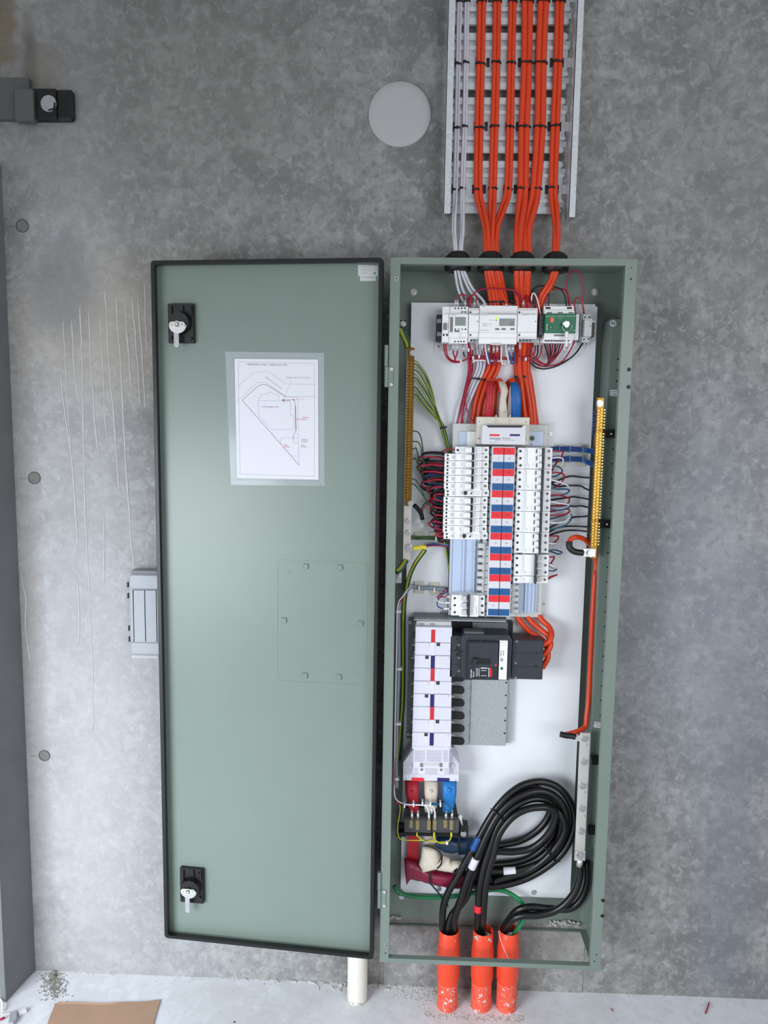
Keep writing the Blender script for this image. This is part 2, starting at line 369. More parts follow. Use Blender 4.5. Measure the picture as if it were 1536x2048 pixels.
o = MB('concretewall').box(-2.6, -.1, -.15, 2.8, 3.3, 0).build('wall_back', origin=(0, 0, 0), kind='structure')
WALL = o
MB('concretefloor').add([(-2.6, .02, 0), (2.8, .02, 0), (2.8, -5, 0), (-2.6, -5, 0), (-2.6, .02, -.1), (2.8, .02, -.1), (2.8, -5, -.1), (-2.6, -5, -.1)],
    [(0, 1, 2, 3), (4, 5, 6, 7), (0, 1, 5, 4), (1, 2, 6, 5), (2, 3, 7, 6), (3, 0, 4, 7)]).build('floor', origin=(0, 0, 0), kind='structure')
# white laitance runs down the left of the wall: (x, y, x, y ...) read off the photo, thin raised ribs
runs = [[(126, 640), (130, 720), (134, 800)], [(143, 635), (147, 720), (154, 790), (160, 806)], [(160, 610), (163, 700), (166, 808), (168, 960), (170, 1040), (178, 1180), (184, 1310), (186, 1460)],
        [(176, 620), (180, 700), (184, 770), (190, 850), (198, 915)], [(199, 630), (205, 740), (210, 840), (216, 885)], [(210, 575), (216, 700), (224, 800), (232, 890), (238, 980)], [(231, 590), (240, 720), (246, 830), (254, 960), (262, 1090), (268, 1140)],
        [(249, 600), (256, 700), (263, 778)], [(263, 590), (272, 680), (280, 810)], [(275, 590), (283, 690), (290, 815)], [(119, 740), (130, 830), (143, 920), (150, 1010), (155, 1100)], [(133, 775), (136, 840), (145, 940), (148, 980)],
        [(154, 1160), (158, 1230), (156, 1290)], [(288, 560), (291, 640), (294, 700)], [(208, 1030), (208, 1165)], [(40, 1140), (52, 1200), (50, 1260), (62, 1330)]]
b = MB('runs')
for k, q in enumerate(runs):
    pp_ = []
    for (xa, ya), (xb, yb) in zip(q, q[1:]):
        m_ = max(1, int(abs(yb-ya)/22)); pp_ += [(xa+(xb-xa)*i/m_+rnd.uniform(-.8, .8), ya+(yb-ya)*i/m_, .0001) for i in range(m_)]
    pp_.append((q[-1][0], q[-1][1], .0001)); b.ptube(pp_, [.0008]+[rnd.uniform(.0018, .0036) for _ in pp_[1:-1]]+[.0022], n=6, flat=.045, sub=3)
b.build('laitance_run', WALL, kind='stuff')
# form tie holes in the wall, each filled with a grey plug, and a round blank cover
for (x, y, r, lb) in ((45, 452, .0175, 'top of the three, just below the black bracket'), (69, 956, .0175, 'middle one of the three at the wall edge'), (89, 1511, .0165, 'lowest of the three, left of the door foot')):
    t = thing('formwork_plug', 'round grey plug in the concrete, ' + lb, 'plug', G.P(x, y, 0), 'round plugs up the left edge of the wall')
    MB('tan').disc(x, y, .0, .0012, r*.9, 24).build('plug', t)
    u, v = G.px(x, y, 0); bb = MB('darkgrey')
    bb.lathe(G.pt(u, v, 0), G.w, [(0, r), (.0018, r), (.0018, r*.9), (0, r*.88)], 28); bb.build('rim', t)
    bb = MB('darkgrey'); bb.strip([(x-28, y+1), (x-15, y+1)], .001, .0002); bb.build('scribed_line', t)
t = thing('blank_cover', 'large flat round grey blank cover on the wall left of the cable tray', 'wall cover', G.P(799, 228, 0))
bb = MB('discgrey'); u, v = G.px(799, 228, .006); bb.lathe(G.pt(u, v, 0), G.w, [(0, .0815), (.004, .0815), (.006, .0795), (.0065, .06), (.0065, 0)], 64); bb.build('disc', t)
# proud infill slab behind the foot of the enclosure
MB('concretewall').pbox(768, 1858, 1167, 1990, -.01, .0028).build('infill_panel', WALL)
# mortar ridge along the wall and debris
def lumps(name, spots, m, parent=None, **kw):
    b = MB(m)
    for (x, y, z, r) in spots:
        vs = [V((x, y, z))+V((math.cos(a)*math.cos(e), math.sin(a)*math.cos(e), math.sin(e)*.7))*r*rnd.uniform(.65, 1.2) for e in (-.6, .35) for a in [k*1.257+rnd.random() for k in range(5)]]+[V((x, y, z+r*.7)), V((x, y, z-r*.5))]
        b.add(vs, [(i, (i+1) % 5, 5+(i+1) % 5, 5+i) for i in range(5)]+[(5+i, 5+(i+1) % 5, 10) for i in range(5)]+[(i, (i+1) % 5, 11) for i in range(5)])
    return b.build(name, parent, **kw)
sp = []
for i in range(240):
    x = rnd.uniform(-1.0, .75); k = 1.6 if -.2 < x < .05 else (1.2 if -.45 < x < -.15 else .5); sp.append((x, -abs(rnd.gauss(0, .008*k)), 0, rnd.uniform(.002, .005)*k))
o = lumps('mortar_fillet', sp, 'mortar', kind='stuff'); o['label'] = 'rough mortar lumps along the foot of the concrete wall'; o['category'] = 'mortar'
sp = []
for i in range(480):
    p = FL.P(rnd.gauss(108, 12), rnd.gauss(1968, 15), 0); sp.append((p.x, min(p.y, -.01), .0005, rnd.uniform(.001, .0032)))
for x, y, r in ((106, 1948, .009), (106, 1957, .010)):
    p = FL.P(x, y, 0); sp.append((p.x, min(-.012, p.y), .004, r))
o = lumps('rubble', sp, 'rubblegrey', kind='stuff'); o['label'] = 'small heap of grey grit in the floor corner beside the steel column'; o['category'] = 'debris'
sp = []
for i in range(420):
    x = rnd.uniform(.13, .41); y = rnd.choice([rnd.uniform(-.125, -.10), rnd.uniform(-.03, -.0)]) if rnd.random() < .8 else rnd.uniform(-.12, 0); sp.append((x, y, .0, rnd.uniform(.0015, .0042)))
for i in range(160): sp.append((rnd.gauss(.10, .04), -abs(rnd.gauss(0, .03)), 0, rnd.uniform(.0012, .004)))
o = lumps('mortar_bed', sp, 'mortar', kind='stuff'); o['label'] = 'crumbly mortar packed round the feet of the orange conduits'; o['category'] = 'mortar'
# steel column at the left edge
p0 = FL.P(68, 1946, 0); p1 = FL.P(13, 2004, 0)
t = thing('steel_column', 'grey painted steel column standing against the wall at the left edge', 'column', (p0.x-.02, -.06, 0))
cf = Frame((p0.x, 0, 0), (p1.x-p0.x, p1.y-p0.y, 0), (0, 0, 1))    # u runs out from the wall
Lc = math.hypot(p1.x-p0.x, p1.y)
MB('steelpaint', cf).box(0, 0, 0, Lc, 2.34, .006, .0008).build('web', t)
MB('steelpaint').box(p1.x-.016, 0, -p1.y-.006, p1.x, 2.34, -p1.y+.003, .0008).build('flange', t)
MB('steelpaint').box(p0.x-.12, 0, .002, p0.x-.004, 2.34, .008).build('back_flange', t)
t = thing('wall_bracket', 'grey folded steel bracket with black clamp plate bolted high on the wall', 'bracket', G.P(60, 200, 0))
MB('bracketgrey').pbox(-40, 155, 58, 238, 0, .02, .001).build('base_plate', t)
MB('bracketgrey').pbox(29, 177, 66, 241, .015, .04, .0015).build('clamp_block', t)
b = MB('rubber'); b.pbox(62, 177, 112, 237, .0, .028, .001); b.pbox(110, 178, 145, 240, .0, .022, .006); b.build('clamp_plate', t)
bolt(G, 97, 207, .028, .0155, t, .012, .3)
# ---------------------------------------------------------------- cable tray
tr = thing('cable_tray', 'galvanised perforated cable tray fixed up the wall above the enclosure', 'cable tray', G.P(1025, 200, 0))
xl0, zt = G.px(893, 0, .065); zb = G.px(893, 427, .065)[1]; zbr = G.px(1143, 434, .065)[1]; ZT = 3.14
ul = G.px(887, 427, .065)[0]; ur0 = G.px(1137, 434, .065)[0]; ur1 = G.px(1150, 434, .065)[0]
b = MB('trayzinc'); b.box(ul, zb, .012, ul+.0015, ZT, .065); b.box(ul, zb, .0635, ul+.0175, ZT, .065); b.build('side_rail', tr)
b = MB('trayzinc'); b.box(ur0-.0, zbr, .012, ur0+.0015, ZT, .065); b.box(ur0, zbr, .0635, ur1, ZT, .065); b.build('side_rail', tr)
ti0, ti1 = ul+.006, ur0-.003
yA = lambda y: G.px(1020, y, .016)[1]
per = G.px(1020, 125.5, .016)[1]-G.px(1020, 253.5, .016)[1]
zc0 = yA(377.5)
def stadium(u0, u1, v0, v1, n=5):
    r = (v1-v0)/2; q = []
    for k in range(n+1): a = -math.pi/2+math.pi*k/n; q.append((u1-r+r*math.cos(a), (v0+v1)/2+r*math.sin(a)))
    for k in range(n+1): a = math.pi/2+math.pi*k/n; q.append((u0+r+r*math.cos(a), (v0+v1)/2+r*math.sin(a)))
    return q
def slotted(zc):
    b = MB('trayzinc'); h = .026
    for v0, v1 in ((zc-.034, zc-.0125), (zc+.0105, zc+.034)): b.box(ti0+.006, v0, .012, ti1-.006, v1, .0145)
    wd = (ti1-ti0-.012)/11
    for k in range(12): uu = ti0+.006+wd*k; b.box(uu-.009 if k else uu, zc-.0125, .012, uu+.009, zc+.0105, .0144)
    b.prism(stadium(ti0+.004, ti1-.004, zc-.036, zc-.027), .0125, .021, px=False, inset=.0)
    b.prism(stadium(ti0+.004, ti1-.004, zc+.027, zc+.036), .0125, .021, px=False)
    return b.build('rung', tr)
def flat_(zc, h): MB('trayzinc').box(ti0, zc-h/2, .010, ti1, zc+h/2, .012).build('rung', tr)
def bar_(zc): b = MB('trayzinc'); b.prism(stadium(ti0+.012, ti1-.006, zc-.0085, zc+.0085), .010, .020, px=False, inset=.02); b.prism(stadium(ti0+.016, ti1-.01, zc-.004, zc+.004), .020, .0212, px=False); b.build('rung', tr)
ppm = per/128.0
for i in range(0, 6):
    zc = zc0+i*per
    slotted(zc); flat_(zc+36*ppm, 13*ppm); bar_(zc+49*ppm); bar_(zc+79*ppm); flat_(zc+92*ppm, 12*ppm) if i < 5 else None
flat_(zc0-31*ppm, 12*ppm); bar_(zc0-45*ppm)
# ---------------------------------------------------------------- enclosure
X0, X1, Z0, Z1, FD = 0.0, .6, .2026, 2.0735, .17
en = thing('switchboard_enclosure', 'tall grey-green steel electrical enclosure with its door swung open', 'electrical cabinet', (.3, -.08, Z0))
MB('green').box(X0, Z0+.015, .001, X1, Z1, .003).build('back_panel', en)
b = MB('green'); b.box(X0, Z0, .003, X0+.0015, Z1, FD-.0005); b.build('side_panel', en)
b = MB('green'); b.box(X1-.0015, Z0, .003, X1, Z1, FD-.0005); b.build('side_panel', en)
MB('green').box(X0+.0015, Z1-.0015, .003, X1-.0015, Z1, FD-.0005).build('top_panel', en)
b = MB('green'); b.box(X0+.0015, Z0, .003, X0+.02, Z0+.0015, FD-.02); b.box(X1-.02, Z0, .003, X1-.0015, Z0+.0015, FD-.02); b.box(X0+.02, Z0, .003, X1-.02, Z0+.0015, .015); b.build('gland_opening_flange', en)
LW, RW, TW, BW = .025, .029, .0155, .0125
b = MB('green')
b.box(X0, Z0, FD-.0015, X0+LW, Z1, FD, .0006); b.box(X1-RW, Z0, FD-.0015, X1, Z1, FD, .0006)
b.box(X0+LW, Z1-TW, FD-.0015, X1-RW, Z1, FD-.0001); b.box(X0+LW, Z0, FD-.0015, X1-RW, Z0+BW, FD-.0001)
b.box(X0+LW-.0015, Z0+BW, FD-.016, X0+LW, Z1-TW, FD-.0014); b.box(X1-RW, Z0+BW, FD-.016, X1-RW+.0015, Z1-TW, FD-.0014)
b.box(X0+LW, Z1-TW, FD-.016, X1-RW, Z1-TW+.0015, FD-.0014); b.box(X0+LW, Z0+BW-.0015, FD-.016, X1-RW, Z0+BW, FD-.0014)
b.build('front_frame', en)
# inner side rail with small holes
RW_ = .095
ur_ = G.px(1215, 800, RW_)[0]; vt_ = G.px(1230, 638, RW_)[1]
ri = MB('green'); ri.box(ur_, .29, RW_-.0015, X1-.002, vt_, RW_, .0004); ri.box(ur_, .29, .004, ur_+.0013, vt_, RW_-.0015); ri.build('perforated_rail', en)
hb = MB('black'); hs = MB('tin')
for y in [718, 740, 762]+[898+29.6*k for k in range(19)]: hb.disc(1226-(y-898)*.0475+(1.5 if y < 800 else 0), y, RW_, RW_+.0003, .0026 if y < 800 else .0021, 10)
hb.disc(1240-1, 648, RW_, RW_+.0003, .0016, 10)
for y in [1505+27*k for k in range(11)]: hs.disc(1226-(y-898)*.0475, y, RW_, RW_+.0003, .0014, 10)
hb.build('mounting_holes', en, kind='stuff'); hs.build('rivets', en, kind='stuff')
for (x, y, r) in ((793, 557, .006), (772, 1891, .006)): screw(G, x, y, FD, r, en)
fh = MB('black')
for (x, y, r) in ((1258, 739, .0052), (1257, 774, .0052), (1206, 1801, .0052), (1205, 1832, .0052), (1262, 558, .0026), (1189, 1923, .002), (1193, 1909, .002), (771, 1906, .002), (1263, 536, .0015)):
    fh.disc(x, y, FD, FD+.0003, r, 16)
fh.build('frame_holes', en, kind='stuff')
for (x, y, r) in ((827, 584, .007), (1190, 584, .007), (803, 1794, .006)): bolt(G, x, y, .003, r, en, .005)
# mounting plate
ML, MT = G.px(823, 605, .03); MR_, _ = G.px(1191, 700, .03); _, MB_ = G.px(900, 1788, .03)
mp = MB('plate'); mp.prism([(ML+.0, MB_+.012), (ML+.012, MB_), (MR_-.012, MB_), (MR_, MB_+.012), (MR_, MT-.006), (MR_-.006, MT-.006), (MR_-.006, MT), (ML, MT)], .022, .03, px=False); mp.build('mounting_plate', en)
for (x, y, r) in ((1068, 1785, .0055), (877, 1778, .0055), (886, 1226, .006)): bolt(G, x, y, .03, r, en, .003)
# hinges
def hinge(x, y0, ym, y1):
    u, v0 = G.px(x, y1, FD+.004); vm = G.px(x, ym, FD+.004)[1]; v1 = G.px(x, y0, FD+.004)[1]
    b = MB('green'); b.cyl(G.pt(u, vm+.0005, FD+.001), G.pt(u, v1, FD+.001), .0058, 20); b.build('hinge_barrel', en)
    b = MB('green'); b.cyl(G.pt(u+.001, v0, FD+.001), G.pt(u+.001, vm-.0005, FD+.001), .0058, 20); b.build('hinge_barrel', en)
    b = MB('green'); b.box(u, v0+.001, FD, u+.019, vm-.001, FD+.0022, .0008); b.build('hinge_leaf', en)
    for vv in (v0+.006, vm-.006):
        s_ = MB('tin'); s_.cyl(G.pt(u+.0145, vv, FD+.002), G.pt(u+.0145, vv, FD+.0042), .0046, 16, .004); s_.build('rivet', en)
hinge(771, 690, 733, 774); hinge(757.5, 1745, 1780, 1816)
# ---------------------------------------------------------------- door
D = DOOR
dl, dt = D.px(302, 522, 0); _, dbm = D.px(747, 1918, 0); dr = 0.0; dt = (D.px(766, 516, 0)[1]+dt)/2; dbm = (dbm + D.px(335, 1876, 0)[1])/2
door = MB('green', D).box(dl+.004, dbm+.004, -.0265, dr-.004, dt-.004, -.025).build('door', en, label='open door of the enclosure, seen from its inside')
b = MB('green', D)
b.box(dl+.003, dbm+.003, -.0265, dl+.0045, dt-.003, -.001); b.box(dr-.0045, dbm+.003, -.0265, dr-.003, dt-.003, -.001)
b.box(dl+.0045, dt-.0045, -.0265, dr-.0045, dt-.003, -.001); b.box(dl+.0045, dbm+.003, -.0265, dr-.0045, dbm+.0045, -.001)
b.build('door_rim', door)
b = MB('rubber', D); r_ = .006
def rr(u0, v0, u1, v1, r, n=5):
    q = []
    for cx_, cy_, a0 in ((u1-r, v0+r, -90), (u1-r, v1-r, 0), (u0+r, v1-r, 90), (u0+r, v0+r, 180)):
        for k in range(n+1): a = math.radians(a0+90*k/n); q.append((cx_+r*math.cos(a), cy_+r*math.sin(a)))
    return q
ou = rr(dl-.001, dbm-.001, dr+.001, dt+.001, .010); inn = rr(dl+.0095, dbm+.0095, dr-.0095, dt-.0095, .005); n = len(ou)
vs = [D.pt(a, c, -.012) for a, c in ou]+[D.pt(a, c, .0005) for a, c in ou]+[D.pt(a+(1 if a < -.3 else -1)*.002, c+(1 if c < 1 else -1)*.002, .003) for a, c in ou]+[D.pt(a, c, .003) for a, c in inn]+[D.pt(a, c, -.012) for a, c in inn]
b.add(vs, [(k*n+i, k*n+(i+1) % n, (k+1)*n+(i+1) % n, (k+1)*n+i) for k in range(4) for i in range(n)]); b.build('gasket', door, label='black rubber edge seal')
# pressed panel outline on the door
q = [(563, 1119.5), (729, 1127), (736, 1134), (732, 1362), (725, 1370), (562, 1361), (555.5, 1354), (556, 1127)]
b = MB('green', D); b.strip(q+[q[0]], .0016, -.0254, .0009); b.build('pressed_outline', door)
for x, y in ((611, 1133.5), (680, 1135.5), (567.5, 1241.5), (721, 1248), (609.6, 1352), (677.6, 1355)):
    MB('green', D).pbox(x-5, y-5.5, x+5, y+5, -.025, -.0215, .001).build('pressed_tab', door)
for x, y in ((579, 1144), (709, 1344.6)): MB('green', D).disc(x, y, -.025, -.0242, .0042, 16, .003).build('pressed_dimple', door)
def latch(x0, y0, x1, y1, cx_, cy_, ty):
    L_ = MB('black', D); L_.pbox(x0, y0, x1, y1, -.025, -.012, .001); L_.build('latch_housing', door)
    b = MB('black', D); xm = (x0+x1)/2
    for k in (x0+6, xm+3, x1-5): b.pbox(k-1, y0+4, k+1, y0+24, -.012, -.007)
    for k in ((x0+5, y1-10), (x1-7, y1-9), (x1-9, y0+12)): b.disc(k[0], k[1], -.012, -.006, .004, 12)
    u, v = D.px(cx_+3, cy_-4, .0); b.cyl(D.pt(u, v, -.013), D.pt(u, v, .004), .029, 32, .026); b.build('latch_boss', door)
    b = MB('steelmatt', D); u, v = D.px(cx_, cy_, .006)
    q = [(u+.023*math.cos(math.radians(a)), v-.001+.021*math.sin(math.radians(a))) for a in range(180, 361, 15)]
    b.prism(q, .004, .0065, px=False); b.build('cam_plate', door)
    b = MB('tin', D); b.prism([(u+a, v+c) for a, c in stadium(-.021, .021, -.0068, .0068)], .0065, .0095, px=False); b.cyl(D.pt(u, v, .009), D.pt(u, v, .0105), .0088, 24)
    b.use('ink'); b.cyl(D.pt(u, v, .0105), D.pt(u, v, .0107), .0058, 20); b.use('steelmatt'); b.cyl(D.pt(u, v, .0106), D.pt(u, v, .0125), .0042, 6)
    b.use('inkgrey')
    for s_, k in ((-1, -1), (1, 1)):
        b.box(u+s_*.0135-.0007, v-.0035, .0095, u+s_*.0135+.0007, v+.0035, .0097); b.prism([(u+s_*.0135-.0022, v+k*.0015), (u+s_*.0135+.0022, v+k*.0015), (u+s_*.0135, v+k*.0045)], .0095, .0098, px=False)
    b.build('latch_bar', door, label='pale bar with an arrow on each side')
    b = MB('steel', D); ub, vb = D.px(cx_-1.5, ty, .004); 
    q = [(ub-.0065, v-.018), (ub+.0065, v-.018)]+[(ub+.0065*math.cos(math.radians(a)), vb+.006+.0075*math.sin(math.radians(a))) for a in range(0, -181, -20)]
    b.prism(q, .0035, .0058, px=False); b.build('latch_tongue', door)
latch(336, 607, 387, 686, 355, 649, 694)
latch(360, 1738, 406, 1806, 377, 1782, 1824)
# papers on the door
t = thing('cable_route_drawing', 'hand drawn site plan in a clear pocket taped inside the door', 'drawing', D.P(550, 838, -.024))
MB('pocket', D).prism([(450, 703), (648, 706), (649, 972), (462, 970)], -.0249, -.0245).build('clear_pocket', t)
ta = MB('pocket', D); ta.prism([(450, 703), (648, 706), (648, 716), (452, 714)], -.0245, -.0243); ta.prism([(452, 714), (466, 714), (474, 962), (462, 970)], -.0245, -.0243); ta.prism([(637, 716), (648, 716), (649, 972), (638, 962)], -.0245, -.0243); ta.prism([(474, 961), (638, 963), (638, 971), (465, 969)], -.0245, -.0243); ta.build('sticky_tape', t)
PQ = [(469, 717.5), (636, 719), (637, 959.5), (474, 956)]
pp = MB('paper', D).prism(PQ, -.0243, -.0239).build('paper_sheet', t)
zx = lambda a, c: (440+a/6.827, 690+c/6.827)
b = MB('pencil', D)
for q in ([(250, 230), (1290, 250), (1290, 1795), (275, 1762), (250, 230)], [(225, 580), (460, 372), (650, 358), (905, 532), (1310, 537)], [(230, 770), (510, 515), (620, 508), (905, 705), (1310, 705)], [(975, 485), (900, 670)],
          [(525, 760), (525, 720), (560, 720), (560, 672), (660, 672), (660, 643), (715, 643), (715, 668), (798, 668), (798, 758)], [(520, 760), (850, 765), (958, 765), (962, 958), (1010, 962), (1012, 1152), (705, 1155), (530, 965), (520, 760)],
          [(905, 712), (1062, 712), (1068, 1265), (1080, 1640)], [(835, 1358), (835, 1265), (1072, 1265)], [(1003, 1265), (1003, 1335), (1072, 1338)], [(972, 1515), (1076, 1518)], [(1010, 745), (1115, 748)]):
    b.strip([zx(*p) for p in q], .0009, -.0239, .0002)
b.build('pencil_lines', t)
b = MB('pencildark', D)
for q in ([(905, 712), (640, 545), (590, 535), (520, 560), (302, 752), (835, 1358), (1080, 1640)], [(1010, 745), (1032, 830), (1040, 1160), (1000, 1245), (1000, 1290)]): b.strip([zx(*p) for p in q], .0011, -.0239, .0002)
b.disc(*zx(1005, 747), -.0239, -.0236, .002, 10); b.prism([zx(845, 760), zx(870, 730), zx(885, 775)], -.0239, -.0236); b.build('ink_lines', t)
b = MB('pencilred', D)
for q in ([(870, 745), (1000, 747)], [(870, 762), (958, 762)], [(1040, 1015), (1125, 1015)], [(1026, 830), (1034, 1160)]): b.strip([zx(*p) for p in q], .0009, -.02385, .0002)
b.build('red_lines', t)
T = lambda s, a, c, h, m, rot=0: text(s, D, *zx(a, c), -.0236, h, m, t, rot)
T('UNDERGROUND CABLE ROUTES', 360, 265, .0052, 'pencildark', -.01); T('MAIN SWITCHBOARD', 905, 448, .0045, 'pencil'); T('BIRMINGHAM  AVE', 625, 440, .0044, 'pencil', -.61)
T('12 Birmingham Ave', 568, 842, .0042, 'pencildark'); T('Pit', 1120, 735, .004, 'pencil'); T('Submain\nRoute', 1125, 1003, .0036, 'pencilred'); T('Existing\nBuilding', 1112, 1303, .0036, 'pencildark'); T('Zone\nBuilding', 1105, 1375, .0034, 'pencildark'); T('New\nBuilding', 872, 1375, .0034, 'pencilred')
t = thing('maker_label', 'small white printed sticker in the top corner of the door', 'label', D.P(737, 545, -.025))
MB('offwhite', D).prism([(716, 530), (756, 531), (756, 552), (716, 552)], -.025, -.0247).build('upper_sticker', t); MB('offwhite', D).prism([(720, 551), (752, 551), (752, 562), (720, 562)], -.0247, -.0245).build('lower_sticker', t)
text('178M17-002-01', D, 736, 554.5, -.0244, .0034, 'ink', t, math.pi, 'CENTER'); text('SE Australia', D, 730, 546, -.0246, .0026, 'inkgrey', t, math.pi, 'CENTER'); text('Made in Australia', D, 733, 540, -.0246, .0026, 'inkgrey', t, math.pi, 'CENTER'); text('Date  W 45 21', D, 732, 534, -.0246, .0026, 'ink', t, math.pi, 'CENTER')
b = MB('teal', D); b.prism([(745.5, 546.5), (749.5, 544.5), (753.5, 546.5), (749.5, 548.2)], -.0247, -.0245); b.build('emblem', t)
# cable glands
glands = [(916, 'left', 'white cables'), (982, 'second from the left', 'first orange cables'), (1045.5, 'third from the left', 'middle orange cables'), (1112, 'right', 'last orange cables')]
for x, nm, wh in glands:
    u = G.px(x, 513, .09)[0]
    t = thing('cable_gland', 'black cable gland on the enclosure roof, %s, gripping the %s' % (nm, wh), 'cable gland', (u, -.085, Z1), 'black glands on the roof of the enclosure')
    b = MB('rubber'); b.lathe((u, -.085, Z1), (0, 0, 1), [(0, .030), (.004, .030), (.004, .029), (.022, .029), (.030, .022), (.033, .015), (.030, .013)], 32); b.build('dome_nut', t)
    b = MB('black'); 
    for k in range(12):
        a = k*math.pi/6; b.cyl((u+.0285*math.cos(a), -.085+.0285*math.sin(a), Z1+.003), (u+.0285*math.cos(a), -.085+.0285*math.sin(a), Z1+.023), .0032, 8, .002)
    b.build('grip_ribs', t)
    b = MB('black'); b.lathe((u, -.085, Z1-.0015), (0, 0, -1), [(0, .034), (.012, .034), (.014, .031), (.014, .012)], 8); b.build('lock_nut', t)
# ---------------------------------------------------------------- cables down the tray and through the glands
def wire(name, label, cat, group, pts, r, m, **k):
    b = MB(m); b.ptube(pts, r, **k); return tag(b.build(name), label, cat, group)
GW = .085
# bundle name, [x at y=-60, 0, 125, 253, 377], gland entry x, half spacing, radius, material, tray depth
bundles = [('first white pair', [925, 919.7, 916.5, 914, 910.7], 908, 911, 2.6, .0035, 'whitecable'), ('second white pair', [938, 934, 932, 929.7, 925], 925, 922, 2.6, .0035, 'whitecable'),
    ('first orange pair', [966, 963.5, 961, 958, 956.5], 972, 974, 4.5, .0060, 'orangecable'), ('second orange pair', [995, 994, 992.5, 989, 985.5], 983, 982, 4.1, .0057, 'orangecable'),
    ('third orange pair', [1027, 1025.5, 1022.5, 1020, 1016], 993, 991, 4.0, .0055, 'orangecable'), ('fourth orange pair', [1056, 1054.5, 1053.5, 1048.5, 1046], 1038, 1036, 5.6, .0078, 'orangecable'),
    ('fifth orange pair', [1090, 1087, 1082, 1080, 1071.5], 1055, 1054, 5.6, .0078, 'orangecable'), ('sixth orange pair', [1121, 1119.5, 1116, 1110.5, 1106.5], 1113, 1112, 4.6, .0063, 'orangecable')]
# paths inside the box (x, y, depth): from the gland to behind the chassis
inbox = {
 'first white pair': [[(911, 548, .085), (917, 580, .06), (930, 612, .045), (948, 660, .040), (956, 730, .045), (940, 770, .05), (924, 810, .047), (914, 850, .043)],
                      [(918, 548, .085), (926, 580, .06), (943, 612, .045), (955, 660, .040), (962, 730, .048), (946, 770, .053), (930, 810, .047), (919, 850, .043)]],
 'second white pair': [[(925, 548, .085), (938, 578, .06), (958, 612, .045), (964, 660, .040), (967, 730, .043), (951, 770, .048), (935, 810, .045), (925, 850, .042)],
                       [(931, 548, .085), (946, 578, .062), (972, 612, .045), (972, 660, .040), (969, 730, .050), (954, 770, .055), (937, 810, .049), (928, 850, .043)]],
 'first orange pair': [[(973, 548, .085), (981, 600, .05), (984, 660, .042), (980, 725, .045), (963, 765, .05), (950, 808, .047), (944, 855, .042)],
                       [(978, 548, .09), (988, 600, .054), (992, 660, .042), (990, 725, .045), (973, 765, .05), (960, 808, .047), (955, 855, .042)]],
 'second orange pair': [[(985, 548, .09), (995, 600, .054), (1000, 660, .042), (999, 725, .043), (984, 765, .045), (971, 808, .043), (966, 855, .040)],
                        [(990, 548, .085), (1002, 600, .05), (1030, 660, .040), (1032, 725, .045), (1037, 765, .048), (1043, 808, .045), (1049, 855, .040)]],
 'third orange pair': [[(997, 548, .088), (1008, 600, .05), (1036, 660, .042), (1040, 725, .050), (1043, 765, .052), (1050, 808, .048), (1055, 855, .042)],
                       [(1002, 548, .085), (1012, 600, .044), (1028, 660, .036), (1030, 725, .038), (1034, 765, .040), (1041, 808, .039), (1046, 855, .036)]],
 'fourth orange pair': [[(1033, 548, .09), (1035, 600, .054), (1040, 660, .046), (1038, 725, .052), (1042, 765, .056), (1047, 808, .053), (1052, 855, .045)],
                        [(1043, 548, .09), (1043, 600, .052), (1048, 660, .044), (1049, 725, .050), (1052, 765, .055), (1059, 808, .052), (1064, 855, .043)]],
 'fifth orange pair': [[(1051, 548, .085), (1048, 600, .046), (1054, 660, .040), (1052, 725, .040), (1056, 765, .042), (1060, 808, .040), (1063, 855, .038)],
                       [(1057, 548, .085), (1055, 600, .046), (1060, 660, .040), (1055, 725, .045), (1059, 765, .048), (1066, 808, .046), (1070, 855, .042)]],
 'sixth orange pair': [[(1105, 548, .085), (1094, 572, .065), (1078, 600, .048), (1062, 660, .036), (1046, 725, .036), (1049, 765, .038), (1054, 808, .037), (1058, 855, .036)],
                       [(1112, 548, .085), (1101, 574, .065), (1084, 604, .046), (1068, 660, .034), (1056, 725, .036), (1062, 765, .038), (1068, 808, .037), (1074, 855, .036)]]}
for nm, xs, x450, x495, hs, r, m in bundles:
    for s_ in (0, 1):
        d = (-hs, hs)[s_]; e = d*.72; tw = .022+r
        pts = [(xs[0]+d, -60, tw), (xs[1]+d, 0, tw), (xs[2]+d*.95, 125, tw), (xs[3]+d, 253, tw), (xs[4]+d*.95, 377, tw+.002)]
        if m == 'orangecable': pts += [(xs[4]+(x450-xs[4])*.42+d, 415, tw+.012+.006*s_)]
        pts += [(x450+e, 455, tw+.034+.008*s_), (x495+e, 495, GW), (x495+e, 522, GW)] + inbox[nm][s_]
        wire('power_cable' if m[0] == 'o' else 'control_cable', '%s cable, the %s one of the %s on the tray' % ('thin white' if m[0] == 'w' else 'orange', ('left', 'right')[s_], nm), 'cable',
             'orange cables on the tray' if m[0] == 'o' else 'white cables on the tray', pts, r, m, n=10, sub=5)
